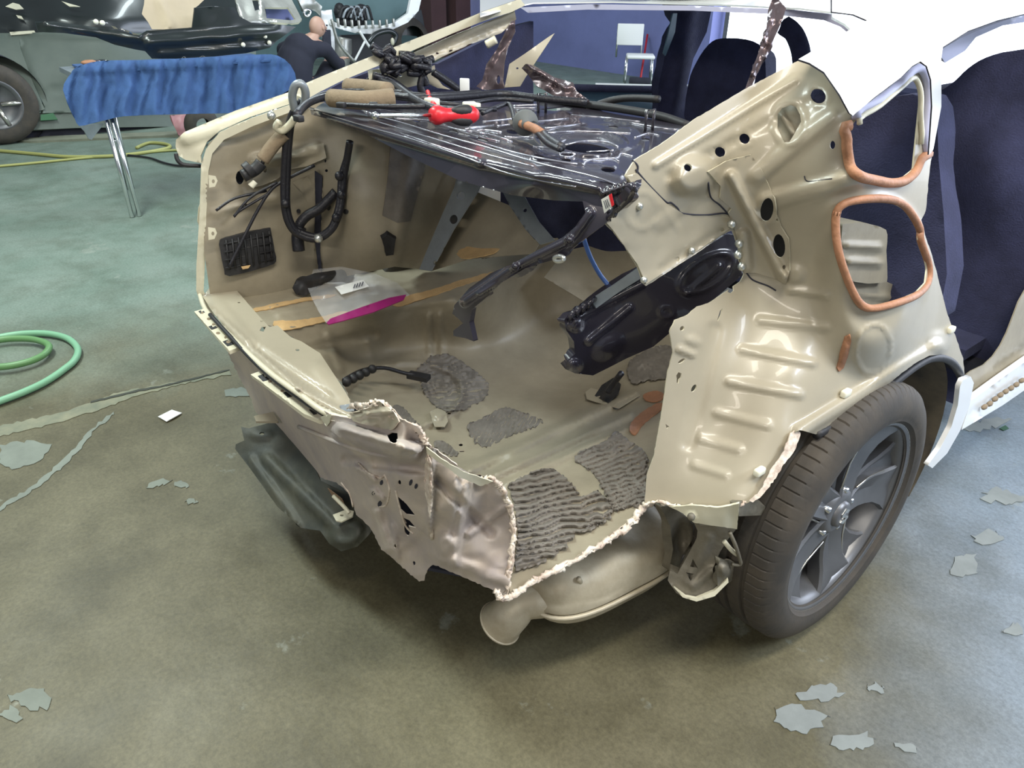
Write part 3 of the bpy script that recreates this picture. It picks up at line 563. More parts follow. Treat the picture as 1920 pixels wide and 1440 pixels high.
# channel lip round the quarter window, and the white C pillar skin
V, F = sweep(np.vstack([relief_off([(1606, 222), (1650, 186), (1688, 155), (1712, 132), (1728, 130), (1738, 150), (1740, 185), (1734, 250), (1728, 300)])[:-4]]), .008, 8); meshobj('window_channel', V, F, LAVH, CAR)
V, F = sweep(relief_off([(1612, 232), (1650, 198), (1690, 164), (1708, 148), (1718, 150), (1726, 172), (1726, 210), (1718, 280)])[:-4], .005, 8); meshobj('window_channel', V, F, CREAM, CAR)
CO = [(1497, 111), (1560, 74), (1626, 38), (1600, 27), (1560, 22), (1560, -30), (1945, -30), (1945, 20), (1870, 38), (1815, 58), (1768, 88), (1765, 110), (1765, 200), (1750, 280), (1742, 290), (1748, 200), (1746, 150), (1738, 124), (1726, 115), (1710, 124), (1688, 146), (1640, 182), (1599, 217), (1593, 212), (1575, 178), (1545, 135), (1518, 118)]
CF = Field([(1497, 111, .66), (1626, 38, .60), (1560, 22, .57), (1560, -30, .54), (1945, -30, .62), (1945, 20, .74), (1768, 88, .79), (1765, 200, .80), (1750, 280, .80), (1599, 217, .795), (1575, 178, .775), (1640, 182, .80), (1700, 60, .72), (1600, 110, .70)], 'x')
sheet('pillar_outer_skin', CO, CF, 'x', WHITE, CAR, off=.03, step=9, thick=.003, rim=DARKCAV, relief=[('b', 1610, 205, 1715, 118, 5, .004), ('b', 1780, 95, 1920, 35, 5, .006)])
RFt = Field([(985, 12, .22), (1300, 25, .22), (1625, 42, .20), (985, -30, 1.2), (1300, -30, .9), (1600, -30, .5)], 'y')
sheet('roof_skin', [(955, 14), (1000, 5), (1150, 3), (1350, 8), (1500, 15), (1590, 26), (1626, 40), (1600, 60), (1585, 45), (1560, 32), (1560, -40), (900, -40), (900, 30)], RFt, 'y', WHITE, CAR, step=14, thick=.004)
sheet('roof_header', [(975, 14), (1100, 8), (1300, 11), (1480, 18), (1570, 28), (1612, 50), (1590, 62), (1575, 50), (1545, 38), (1440, 26), (1300, 20), (1100, 18), (990, 24)], Field(.22, 'y'), 'y', LAVH, CAR, step=9, thick=.01)
# door aperture: rear edge weatherstrip and top rail
SK = Field([(1768, 100, .70), (1800, 75, .70), (1940, 30, .70), (1800, 130, .66)], 'x')
sheet('door_top_rail', [(1766, 92), (1800, 72), (1850, 50), (1945, 18), (1945, 38), (1880, 48), (1830, 70), (1810, 95), (1772, 118), (1764, 105)], SK, 'x', LAVH, CAR, step=9, thick=.02)
# rocker, sill steps
RKF = Field(.87, 'x'); RK2 = Field([(1815, 700, .80), (1920, 560, .78), (1920, 660, .82), (1870, 660, .80)], 'x')
sheet('rocker_end_cap', [(1806, 712), (1820, 706), (1826, 718), (1818, 760), (1800, 808), (1776, 850), (1748, 878), (1740, 872), (1762, 842), (1784, 800), (1796, 760), (1800, 725)], RKF, 'x', WHITE, CAR, step=8, thick=.012)
sheet('sill_panel', [(1812, 702), (1822, 695), (1845, 684), (1862, 668), (1876, 648), (1888, 624), (1898, 598), (1910, 566), (1930, 530), (1945, 515), (1945, 700), (1880, 705), (1820, 750), (1826, 720)], RK2, 'x', BEIGE2, CAR, step=9, thick=.004, relief=[('b', 1870, 690, 1940, 640, 8, -.01)])  # darker primer tone stands in for the shade on this panel
sheet('sill_step', [(1820, 752), (1880, 708), (1945, 662), (1945, 715), (1880, 760), (1803, 806), (1812, 778)], Field([(1820, 752, .85), (1945, 662, .85), (1945, 715, .86), (1803, 806, .86)], 'x'), 'x', WHITE, CAR, step=8, thick=.02,
      relief=[('b', 1820, 778, 1945, 692, 4, -.008)])
for k in range(8): meshobj('sill_plug', *sph(at(1846+k*10, 762-k*7.0+random.uniform(-2, 2), 'x', .863), (.008, .016, .008), 7, 5), FOAM, bpy.data.objects['sill_step'])
# arch edge and inner arch liner (curved round the tyre)
V, F = sweep(np.array([QF([(x, y)], -.004)[0] for x, y in cr([(1530, 816), (1590, 782), (1640, 747), (1690, 707), (1718, 686), (1742, 673), (1765, 671), (1785, 680), (1798, 698), (1803, 714)], 5)]), .010, 6); meshobj('arch_edge', V, F, BLACKM, CAR)
# liner: swept half cylinder behind the wheel
Vl = []; Fl = []; n = 18
for i in range(n+1):
    a = math.radians(-28+i*(116/n))
    for j, x in enumerate((.45, .58, .70, .80, .845)):
        Vl.append((x, .055+.46*math.cos(a), .33+.385*math.sin(a)))
for i in range(n):
    for j in range(4): Fl.append((i*5+j, i*5+j+1, i*5+j+6, i*5+j+5))
meshobj('wheelhouse_liner', Vl, Fl, mat('brown_dusty_liner', (.15, .125, .085), .85, 0, 0, 6, (.06, .055, .05)), CAR)
# white clips and studs
for x, y in ((1586, 737), (1783, 618), (1424, 884)):
    V, F = boxv(QS([(x, y)], .012)[0], (.014, .026, .016), None, .004); meshobj('white_clip', V, F, PUTTY, CAR)
# torn lower right corner: cream bracket, torn skin strip along the arch
sheet('arch_torn_strip', [(1482, 812), (1494, 806), (1502, 812), (1492, 842), (1478, 862), (1472, 868), (1452, 900), (1428, 930), (1412, 942), (1405, 938), (1424, 922), (1445, 882), (1470, 846)], QF, 'x', TORN, CAR, step=5, off=.012, torn=1)
sheet('lower_bracket', [(1256, 950), (1300, 948), (1350, 952), (1386, 944), (1382, 992), (1340, 986), (1300, 980), (1280, 962)], Field([(1256, 950, .72), (1386, 944, .84), (1382, 992, .83), (1300, 980, .77)], 'x'), 'x', CREAM, CAR, step=6, torn=.6, thick=.004, relief=[('d', 1296, 969, 8, 8, 0, .5, .008), ('n', 20, .006, 4)])
box('left_quarter_skin', (-.80, .35, .62), (.01, 1.2, .60), WHITE, CAR); box('roof_panel', (0, 1.25, 1.372), (1.06, 1.5, .012), WHITE, CAR); box('left_door_skin', (-.87, 1.45, .62), (.02, 1.6, .68), WHITE, CAR)  # unseen skins and roof, added to keep light out of the body
for x, y in ((1296, 969), (1343, 982), (1396, 934)): meshobj('bolt_head', *sph(at(x, y, 'x', .80), .008, 8, 5), ARM, CAR)
seam('torn_seam', [(1208, 946), (1232, 940), (1262, 948), (1300, 950), (1350, 956), (1400, 942)], QF, .004, 3, nn=2)
# suspension trailing arm
SF2 = Field([(1290, 970, .73), (1290, 1120, .77), (1340, 1100, .80), (1400, 1000, .82), (1260, 1080, .73), (1330, 960, .77)], 'x')
sa = sheet('suspension_arm', [(1300, 978), (1382, 990), (1366, 1010), (1350, 1035), (1336, 1068), (1345, 1092), (1340, 1108), (1318, 1116), (1288, 1124), (1268, 1112), (1252, 1088), (1256, 1070), (1270, 1076), (1290, 1040), (1306, 1010), (1308, 995)], SF2, 'x', ARM, CAR, step=5, thick=.03,
      holes=[[(1299, 1048), (1309, 1066), (1294, 1062)], [(1286, 1073), (1302, 1076), (1295, 1090)]], relief=[('b', 1300, 1100, 1335, 1070, 8, .01), ('b', 1330, 1010, 1290, 1090, 10, .006), ('n', 25, .006, 2)])
sheet('arm_lip', [(1262, 1100), (1285, 1118), (1306, 1122), (1340, 1108), (1365, 1085), (1366, 1092), (1340, 1118), (1306, 1128), (1280, 1120)], SF2, 'x', CREAM, CAR, step=5, off=.012, thick=.008)
sheet('arm_bracket', [(1344, 1070), (1350, 1048), (1372, 1052), (1392, 1062), (1385, 1080), (1362, 1096), (1346, 1098)], Field(.81, 'x'), 'x', ARM, CAR, step=5, thick=.012, relief=[('d', 1360, 1070, 16, 20, 0, .7, .012)])
sheet('side_member_stub', [(1238, 950), (1262, 948), (1280, 965), (1300, 985), (1300, 1010), (1280, 1040), (1268, 1075), (1254, 1070), (1262, 1030), (1256, 985)], Field(.69, 'x'), 'x', ARM, CAR, step=7, thick=.02, relief=[('d', 1275, 1005, 20, 40, 0, .7, -.02)])
tpx('brake_line', [(1368, 998, .82), (1378, 1020, .83), (1386, 1045, .83), (1388, 1058, .83), (1372, 1058, .82)], 'x', .004, ARM, CAR)
tpx('brake_line', [(1358, 1015, .81), (1370, 1030, .82), (1382, 1040, .82)], 'x', .005, CREAM, CAR)
sheet('spring_seat', [(1386, 940), (1410, 935), (1435, 950), (1434, 966), (1385, 968)], Field(.83, 'x'), 'x', ARM, CAR, step=6, thick=.02, relief=[('n', 14, .01, 3)])
# crossmember and dark hardware under the floor
box('rear_subframe', (.0, .1, .13), (1.1, .09, .06), DARKCAV, CAR, None, .02)
box('front_floor_underside', (0, 1.95, .28), (1.5, 1.7, .05), DARKCAV, CAR)
# --- muffler
mr = CAR
MF = Field([(1240, 960, .70), (1225, 1060, .70), (1060, 1160, .60), (1000, 1110, .52), (1130, 1060, .60), (1180, 980, .62), (1020, 1080, .52)], 'x')
Vm = []; 
def muffler():
    import bmesh
    bm = bmesh.new(); bmesh.ops.create_uvsphere(bm, u_segments=56, v_segments=28, radius=1)
    for v in bm.verts:
        x, y, z = v.co; f = lambda t, p: math.copysign(abs(t)**p, t)
        q = (abs(x)**3.2+abs(y)**3.2+abs(z)**2.6)**(1/3.0)+1e-9; x, y, z = x/q, y/q, z/q
        v.co = (x*.208, y*.120, z*.090)
        if abs(z) < .06: v.co.x *= 1.035; v.co.y *= 1.05
        if z > .1: v.co.z += .006*math.cos(x*9)
    V = [tuple(v.co) for v in bm.verts]; bm.verts.index_update(); F = [tuple(v.index for v in f.verts) for f in bm.faces]; bm.free(); return np.array(V), F
MUF_A = 84; MUF_C = (.532, -.45, .225)
V, F = muffler(); a = math.radians(MUF_A); R = np.array(((math.cos(a), -math.sin(a), 0), (math.sin(a), math.cos(a), 0), (0, 0, 1)))
mu = meshobj('muffler', V@R.T+np.array(MUF_C), F, MUFF, CAR)
seamv = [np.array((.217*math.copysign(abs(math.cos(t))**.62, math.cos(t)), .127*math.copysign(abs(math.sin(t))**.62, math.sin(t)), -.012))@R.T+np.array(MUF_C) for t in np.linspace(0, 2*math.pi, 60)]
meshobj('muffler_seam', *sweep(seamv, .0055, 6), MUFF, mu)
T0 = at(1085, 1105, 'z', .20); T1 = at(1030, 1125, 'z', .215); T2 = at(985, 1130, 'z', .215); T3 = at(958, 1150, 'z', .19); T4 = at(938, 1168, 'z', .155)
P = cr([T0, T1, T2, T3, T4], 6); V, F = sweep(P, [.036, .036, .038, .044, .050], 28); F = F[:-1]; tp = meshobj('tail_pipe', V, F, MUFF, mu)
dirv = P[-1]-P[-2]; dirv /= np.linalg.norm(dirv); u_ = np.cross(dirv, (0, 0, 1)); u_ /= np.linalg.norm(u_); v_ = np.cross(dirv, u_); meshobj('pipe_lip', *sweep([P[-1]+.050*(u_*math.cos(t)+v_*math.sin(t)) for t in np.linspace(0, 6.5, 40)], .0028, 6), MUFF, tp); meshobj('pipe_weld', *sweep([P[3]+.0375*(np.cross(P[4]-P[3], (0, 0, 1))/np.linalg.norm(np.cross(P[4]-P[3], (0, 0, 1)))*math.cos(t)+np.array((0, 0, 1.))*math.sin(t)) for t in np.linspace(0, 6.5, 30)], .003, 6), MUFF, tp); V, F = sweep([P[-1]-dirv*.05, P[-1]-dirv*.001], .0395, 24); meshobj('pipe_bore', V, F[:-1], DARKCAV, tp) if False else None
tpx('hanger_rod', [(1085, 1085, .30), (1095, 1110, .24), (1092, 1125, .2)], 'z', .006, MUFF, mu)
# --- wheel
WX, WR = .888, .334
WH = bpy.data.objects.new('wheel', None); COL.objects.link(WH); WH.parent = CAR; WH.location = (WX-.11, 0, WR); WH['label'] = 'dusty tyre on grey alloy rim under the right wheel arch'
def wpart(name, VF, m, parent=WH, **kw):
    me_o = meshobj(name, *VF, m, None, **kw); me_o.parent = parent; return me_o
prof = [(-.105, .222), (-.118, .235), (-.122, .262), (-.118, .292), (-.108, .314), (-.098, .3255)]
xs = [-.092, -.075, -.062, -.060, -.051, -.049, -.030, -.022, -.020, -.011, -.009, .009, .011, .020, .022, .030, .049, .051, .060, .062, .078, .090]
gr = {3, 4, 8, 9, 12, 13, 17, 18}
prof += [(x, WR-.0015-.22*x*x*2.2-(.008 if i in gr else 0)) for i, x in enumerate(xs)]
prof += [(.099, .3245), (.108, .314), (.117, .296), (.121, .275), (.119, .262), (.1185, .2605), (.117, .252), (.112, .248), (.108, .243), (.100, .232)]
i0 = 6
def sipe(j, k):
    if j in (6, 7, 8, 25, 26, 27, 28): return -.003 if k % 9 == 0 else 0
    if j in (12, 13, 18, 19, 20): return -.002 if (k+2) % 12 == 0 else 0
    return 0
prof = [((x if x > 0 else x*.84), r) for x, r in prof]
wpart('tyre', lathe(prof, 720, 'x', rfun=sipe), RUBBER, smooth='angle')
wpart('rim_barrel', lathe([(.104, .236), (.108, .2415), (.106, .246), (.100, .243), (.094, .232), (.080, .226), (.040, .218), (-.09, .205), (-.10, .23)], 96), RIM)
wpart('rim_lip', lathe([(.105, .2405), (.1085, .2435), (.107, .2465)], 96), RIMEDGE)
wpart('brake_disc', lathe([(-.01, .05), (-.01, .145), (-.025, .145), (-.025, .05)], 48), ROTOR)
wpart('brake_drum_hat', lathe([(.012, .0), (.012, .075), (-.02, .085)], 32), ROTOR)
wpart('inner_barrel_back', lathe([(-.06, .0), (-.06, .21)], 48), DARKCAV)
def spoke(a0, wi=.036, wo=.052, skew=.02, top=.0, tw=.0):
    us = np.linspace(.03, .240, 8); V = []; F = []
    for k, u in enumerate(us):
        t = k/7; w_ = wi*(1-t)+wo*t+(.03*max(0, t-.8)/.2); c = skew*math.sin(t*2.2); x = .080-.014*math.sin(t*math.pi)+.020*t*t+top
        prof_ = [(x-.045, -w_*.8), (x-.006-tw, -w_), (x, -w_+.006), (x-.010, 0), (x+.001, w_-.006), (x-.004, w_), (x-.045, w_*.8)]
        for (xx, v) in prof_: v = v+c; V.append((xx, u*math.cos(a0)-v*math.sin(a0), u*math.sin(a0)+v*math.cos(a0)))
    m_ = 7
    for k in range(7):
        for j in range(m_-1): F.append((k*m_+j, k*m_+j+1, (k+1)*m_+j+1, (k+1)*m_+j))
        F.append((k*m_+m_-1, k*m_, (k+1)*m_, (k+1)*m_+m_-1))
    return V, F
def ridge(a0, us, vs, xs_, w=.0035):
    return sweep([(x, u*math.cos(a0)-v*math.sin(a0), u*math.sin(a0)+v*math.cos(a0)) for u, v, x in zip(us, vs, xs_)], w, 6)
for k in range(5):
    a0 = math.radians(62+72*k)
    s = wpart('spoke', spoke(a0), RIM, smooth='angle')
    wpart('spoke', spoke(a0+math.radians(33), .024, .034, -.02, -.012), RIM, smooth='angle')
    wpart('spoke_ridge', ridge(a0, [.06, .12, .165, .205, .235], [.050, .060, .064, .068, .074], [.074, .070, .073, .080, .094], .0025), RIMEDGE, s)
    b = a0+math.radians(14); r = .058
    wpart('wheel_nut', lathe([(.060, .008), (.078, .008), (.080, .0)], 6, 'x', (0, r*math.cos(b), r*math.sin(b))), CHROME)
wpart('hub_face', lathe([(.06, .064), (.076, .056), (.082, .045), (.08, .034)], 48), RIM)
cp = wpart('centre_cap', lathe([(.078, .034), (.088, .031), (.091, .024), (.092, 0)], 32), RIM)
EM = [[(-.6, .95), (.15, .35), (-.35, .1), (-.9, .62)], [(.6, .95), (.95, .6), (.2, .1), (-.35, .1), (.15, .35)], [(-.95, .1), (-.35, .1), (.95, -.55), (.55, -.9), (-.2, -.3)], [(-.6, -.2), (-.2, -.4), (.4, -.95), (-.2, -.95), (-.9, -.5)]]
EM = [[(.75, .55), (0, 1.0), (-.75, .55), (-.75, .25), (.20, -.25), (.20, -.12), (-.32, .22), (-.32, .30), (0, .5), (.38, .28)], [(-.75, -.55), (0, -1.0), (.75, -.55), (.75, -.25), (-.20, .25), (-.20, .12), (.32, -.22), (.32, -.30), (0, -.5), (-.38, -.28)]]
for q in EM:
    V = [(.0945, y*.021, z*.021) for y, z in q]+[(.090, y*.021, z*.021) for y, z in q]; n = len(q); F = [tuple(range(n)), tuple(range(2*n-1, n-1, -1))]+[(i, i+n, (i+1) % n+n, (i+1) % n) for i in range(n)]
    wpart('emblem', (V, F), CHROME, cp, smooth=False)
# other wheels
for x, y in ((-.78, 0), (.78, 2.7), (-.78, 2.7)):
    o = bpy.data.objects.new('wheel', None); COL.objects.link(o); o.parent = CAR; o.location = (x, y, WR)
    if x < 0: o.rotation_euler = (0, 0, math.pi)
    for ch in [c for c in WH.children if c.name.split('.')[0] in ('tyre', 'rim_barrel', 'spoke')]:
        c = ch.copy(); COL.objects.link(c); c.parent = o

# --- parcel shelf
SHO = [(588, 205), (600, 196), (640, 176), (700, 168), (760, 160), (860, 162), (960, 172), (1010, 182), (1090, 190), (1160, 205), (1230, 218), (1292, 238), (1280, 246), (1235, 280), (1192, 305), (1182, 318), (1176, 340), (1150, 352), (1100, 342), (1000, 322), (870, 290), (740, 246), (660, 222), (610, 210)]
SHF = Field([(588, 205, 1.085), (1182, 345, 1.095), (870, 292, 1.09), (1292, 238, 1.075), (960, 172, 1.06), (1000, 230, 1.08), (700, 168, 1.07)], 'z')
shr = [('b', 640, 206, 1160, 330, 9, .006), ('n', 60, .004, 2), ('r', 1098, 266, 74, 24, 4, .10, .010), ('d', 1098, 270, 66, 18, 4, .4, -.012), ('r', 1100, 255, 100, 36, 0, .06, .004)]
for a, b, c, d in ((1000, 292, 1150, 312), (940, 262, 1010, 285), (1140, 220, 1270, 245), (700, 190, 880, 222), (990, 236, 1180, 240)): shr.append(('b', a, b, c, d, 5, .008))
shh = [ell(1098, 278, 48, 9, 6, 18), ell(960, 247, 12, 4, 10, 10), ell(1010, 293, 11, 3.5, 12, 10), ell(905, 262, 12, 3, 15, 8), ell(1015, 258, 11, 3, 0, 8), ell(925, 287-9, 7, 2, 15, 8), ell(850, 246, 10, 3, 12, 8), ell(1060, 300, 11, 3.5, 8, 10), ell(1140, 318, 14, 5, 6, 10), ell(1150, 238, 10, 2.5, 5, 8), ell(1060, 205, 12, 2, 5, 8), [(1010, 205), (1060, 199), (1080, 203), (1040, 208)], ell(780, 226, 8, 2.5, 12, 8), ell(740, 214, 8, 2, 12, 8), ell(1210, 262, 9, 3, 0, 8)]
psf = sheet('parcel_shelf', SHO, SHF, 'z', BLACK, CAR, step=4.2, relief=shr, holes=shh, thick=.003)
GLINT = mat('painted_glint', (.50, .50, .56), .22, .8)  # pale metal strips draw the glints on shelf and beam
PS = OnSheet('parcel_shelf')
for P_, r_ in (([(880, 239), (926, 234)], 2), ([(933, 236), (956, 233)], 2), ([(995, 229), (1066, 222)], 2.4), ([(1022, 241), (1086, 233)], 2.4), ([(1027, 249), (1086, 246), (1182, 250)], 2), ([(880, 243), (900, 250), (921, 254), (958, 266)], 4), ([(946, 257), (999, 258)], 2.6),
               ([(880, 261), (949, 282), (1008, 296), (1082, 308)], 2.4), ([(1093, 309), (1105, 300), (1155, 296), (1164, 288), (1185, 293)], 2.2), ([(1095, 300), (1143, 296), (1160, 302)], 1.8), ([(1050, 287), (1077, 288), (1070, 294), (1052, 293), (1050, 287)], 2.2),
               ([(962, 198), (1008, 196)], 2), ([(960, 202), (1006, 202)], 2), ([(965, 206), (1008, 207)], 2), ([(958, 190), (985, 191)], 1.6), ([(619, 196), (648, 192), (673, 198), (686, 210), (707, 213)], 3.4), ([(632, 187), (686, 192), (740, 196), (790, 202)], 2),
               ([(817, 233), (873, 246), (905, 244), (940, 248)], 3), ([(873, 242), (925, 235)], 2.4), ([(821, 229), (852, 242), (894, 256), (936, 265)], 2.4), ([(657, 194), (698, 214)], 2.2), ([(1060, 272), (1085, 266), (1110, 264), (1140, 267), (1158, 275)], 2.4), ([(1180, 230), (1240, 240), (1270, 243)], 2), ([(1070, 215), (1130, 220), (1200, 228)], 1.8),
               ([(700, 204), (760, 212), (800, 220)], 2), ([(740, 222), (800, 226), (830, 236)], 2.4), ([(1015, 262), (1045, 268), (1060, 262)], 2), ([(1000, 275), (1040, 278), (1052, 272)], 2), ([(1190, 258), (1215, 250), (1235, 254)], 2), ([(905, 228), (960, 222), (990, 216)], 1.8), ([(1100, 285), (1150, 282)], 1.8)):
    meshobj('shelf_rib_glint', *sweep(PS(cr(P_, 5), .003), r_*.00105, 6), GLINT, psf)
BMF = Field([(590, 205, -.50), (740, 262, -.54), (860, 310, -.555), (1000, 345, -.56), (1120, 365, -.55), (1180, 345, -.52), (1000, 320, -.535), (740, 246, -.53), (1000, 372, -.54)], 'y')
sheet('shelf_cross_beam', [(580, 200), (610, 209), (660, 221), (740, 245), (870, 288), (1000, 319), (1080, 334), (1130, 340), (1165, 345), (1192, 340), (1190, 352), (1172, 385), (1140, 398), (1112, 396), (1092, 378), (1040, 376), (960, 366), (860, 338), (760, 290), (680, 248), (610, 222), (584, 215)], BMF, 'y', BLACK, CAR, step=4,
      relief=[('b', 600, 214, 900, 306, 9, .012), ('b', 900, 306, 1120, 352, 9, .012), ('b', 1130, 362, 1180, 345, 5, .02)], thick=.01)
BS = OnSheet('shelf_cross_beam')
for P_ in ([(715, 220), (757, 231), (832, 254), (915, 277), (1000, 303), (1060, 318), (1120, 333), (1158, 347)], [(580, 204), (673, 233), (775, 262), (865, 292), (940, 321), (1010, 338), (1080, 350)], [(700, 226), (800, 256), (900, 286), (1000, 312)]):
    meshobj('beam_edge_glint', *sweep(BS(cr(P_, 5), .002), .0016, 6), GLINT, CAR)  # beam highlights built as thin pale strips
sheet('beam_corner_lip', [(1140, 400), (1162, 385), (1180, 365), (1187, 345), (1193, 338), (1194, 355), (1186, 375), (1160, 398), (1136, 418), (1128, 415)], Field(-.58, 'y'), 'y', BLACK, CAR, step=4, relief=[('b', 1140, 408, 1190, 350, 5, .012)], thick=.012)
lb = sheet('warning_label', [(1127, 374), (1146, 363), (1151, 384), (1133, 400)], Field(-.60, 'y'), 'y', mat('white_label', (.72, .72, .66), .5), CAR, step=6, thick=.001)
sheet('label_band', [(1141, 366), (1146, 363), (1151, 384), (1147, 388)], Field(-.602, 'y'), 'y', RED, lb, step=6, thick=.001)
for k in range(3): sheet('label_text', [(1131+k*3, 377-k*1.6), (1132.2+k*3, 376.4-k*1.6), (1137+k*3, 391-k*2.2), (1135.6+k*3, 392-k*2.2)], Field(-.603, 'y'), 'y', INK, lb, step=9, thick=.0005)
# hanging gutter arm torn from the beam
GF = Field([(1175, 380, -.56), (1100, 400, -.60), (1050, 470, -.62), (950, 520, -.64), (870, 570, -.66), (855, 600, -.66), (880, 640, -.66)], 'y')
sheet('torn_gutter_arm', [(1092, 376), (1112, 385), (1150, 392), (1165, 388), (1140, 415), (1128, 425), (1100, 445), (1070, 468), (1060, 482), (1020, 492), (985, 503), (940, 530), (915, 555), (885, 580), (880, 605), (888, 640), (872, 634), (850, 630), (850, 620), (868, 606), (862, 600), (848, 588), (852, 572), (880, 540), (920, 512), (960, 495), (1010, 468), (1055, 445), (1085, 420), (1098, 400)], GF, 'y', BLACK, CAR, step=3, thick=.012,
      relief=[('b', 1105, 400, 1068, 450, 9, .016), ('b', 1068, 450, 965, 500, 8, .014), ('b', 965, 500, 872, 565, 8, .014), ('b', 1010, 492, 900, 552, 5, .008)])
V, F = sweep(np.array([GF([q], .012)[0] for q in ell(1048, 485, 9, 5, 0, 14)+ell(1048, 485, 9, 5, 0, 14)[:2]]), .004, 6); meshobj('wire_eyelet', V, F, BOLT, CAR)
# black side member behind the cut
BF = Field([(1385, 450, .56), (1395, 515, .58), (1060, 600, .44), (1110, 700, .42), (1190, 540, .47), (1260, 600, .52), (1100, 560, .42), (1180, 660, .46)], 'x')
sheet('black_side_member', [(1058, 600), (1070, 585), (1090, 578), (1110, 562), (1170, 520), (1206, 500), (1240, 520), (1300, 478), (1360, 440), (1376, 440), (1386, 470), (1392, 516), (1340, 560), (1290, 592), (1268, 600), (1255, 625), (1225, 650), (1175, 672), (1140, 690), (1112, 704), (1078, 700), (1060, 692), (1062, 676), (1078, 664), (1076, 640), (1062, 620)], BF, 'x', BLACK, CAR, step=4, thick=.02,
      relief=[('b', 1080, 598, 1205, 532, 8, .012), ('b', 1105, 640, 1180, 578, 7, .010), ('r', 1325, 512, 56, 26, -32, .14, .007), ('b', 1290, 550, 1350, 500, 6, .005), ('d', 1140, 650, 40, 26, -30, .8, .010), ('r', 1250, 585, 12, 10, 0, .3, .004), ('n', 60, .006, 4), ('d', 1080, 610, 18, 16, 0, .7, .015), ('d', 1078, 685, 18, 16, 0, .7, .012)])
sheet('side_member_top', [(1108, 562), (1150, 535), (1200, 500), (1205, 520), (1160, 548), (1118, 578)], BF, 'x', GALV, CAR, step=6, off=.02, thick=.004)
for k in range(4): V, F = sweep([at(1068+k*11, 600-k*7, 'x', .44), at(1072+k*11, 590-k*7, 'x', .455), at(1082+k*11, 578-k*6, 'x', .44)], .006, 6); meshobj('bellows_fold', V, F, BLACK, CAR)
tpx('blue_cable', [(1094, 446, -.42), (1106, 480, -.40), (1125, 515, -.38), (1145, 540, -.37)], 'y', .005, mat('blue_cable_sheath', (.05, .12, .35), .3), CAR)
# --- bulkhead braces, seat backs behind
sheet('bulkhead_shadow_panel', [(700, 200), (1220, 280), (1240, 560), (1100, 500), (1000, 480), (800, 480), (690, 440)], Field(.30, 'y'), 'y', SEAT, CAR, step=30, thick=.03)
def brace(P, hs, y=.02):
    o = sheet('bulkhead_brace', P, Field([(870, 310, -.07), (800, 500, -.24), (950, 340, -.05), (1025, 450, -.14)], 'y'), 'y', GALV, CAR, step=6, thick=.004, holes=hs, relief=[('b', P[0][0]+4, P[0][1], P[-1][0]+5, P[-1][1], 3, .008)])
    return o
brace([(862, 300), (912, 322), (895, 360), (850, 430), (808, 508), (786, 505), (800, 470), (830, 400), (852, 350)], [ell(877, 332, 4, 3.5, 0, 10), ell(864, 367, 8, 8, 0, 14), ell(850, 411, 8, 9, 0, 14), ell(832, 466, 2, 3, 0, 8), ell(846, 460, 2, 3, 0, 8), ell(815, 492, 3, 4, 0, 8)])
brace([(925, 325), (968, 340), (990, 380), (1010, 415), (1040, 450), (1012, 458), (985, 430), (955, 385), (935, 345)], [ell(957, 351, 3, 2.5, 0, 8), ell(984, 394, 4, 4, 0, 10)])
sheet('bulkhead_panel', [(895, 360), (955, 385), (985, 430), (1010, 458), (1000, 475), (880, 485), (808, 508), (850, 430)], Field([(895, 360, -.02), (1000, 475, -.12), (808, 508, -.20)], 'y'), 'y', BEIGE2, CAR, step=10, relief=[('n', 40, .01, 2)])
sheet('tunnel_panel', [(1060, 470), (1130, 455), (1200, 480), (1210, 540), (1120, 580), (1020, 520)], Field([(1060, 470, .56), (1200, 480, .62), (1120, 580, .42), (1020, 520, .50)], 'z'), 'z', BEIGE2, CAR, step=9, relief=[('n', 40, .012, 6), ('b', 1040, 510, 1180, 560, 5, .01)], off=.02)
# --- left inner wall of the trunk
LO = [(380, 300), (392, 268), (430, 238), (500, 212), (560, 196), (620, 190), (700, 215), (800, 250), (880, 285), (905, 320), (862, 350), (840, 400), (805, 490), (790, 505), (740, 500), (640, 520), (600, 530), (545, 548), (470, 566), (430, 560), (395, 562), (384, 480), (380, 400)]
lrel = [('d', 720, 400, 130, 140, -10, .8, .05), ('n', 80, .02, 2), ('n', 30, .004, 3), ('b', 600, 330, 598, 500, 6, -.012), ('b', 400, 400, 520, 370, 6, .008), ('r', 460, 350, 14, 20, 0, .3, .006), ('b', 420, 250, 560, 215, 20, -.012), ('d', 570, 470, 50, 50, 0, .6, .006), ('b', 480, 300, 590, 280, 12, .02), ('b', 770, 300, 740, 500, 12, .01)]
LP = sheet('left_inner_quarter', LO, LF, 'x', BEIGE2, CAR, step=7, relief=lrel, holes=[ell(450, 333, 8, 13, 0, 12), ell(559, 395, 3, 3, 0, 8), ell(615, 389, 3, 5, 0, 8), ell(648, 397, 4, 4, 0, 8), ell(462, 385, 3, 3, 0, 8), ell(612, 320, 3, 3, 0, 6), ell(610, 302, 2, 3, 0, 6)])
LS = OnSheet('left_inner_quarter')
def lo(x, y, d=.02): return LS([(x, y)], d)[0]
gr_ = sheet('vent_grille', [(412, 450), (440, 442), (500, 428), (508, 432), (515, 470), (518, 490), (500, 500), (430, 518), (420, 505), (413, 470)], LS, 'x', BLACKM, LP, step=8, off=.02, thick=.03, smooth=2)
for k in range(8):
    x = 424+k*11.5; V, F = sweep([lo(x, 450-k*2.4, .026), lo(x+6, 506-k*2.2, .026)], .0028, 5); meshobj('grille_bar', V, F, BLACKM, gr_)
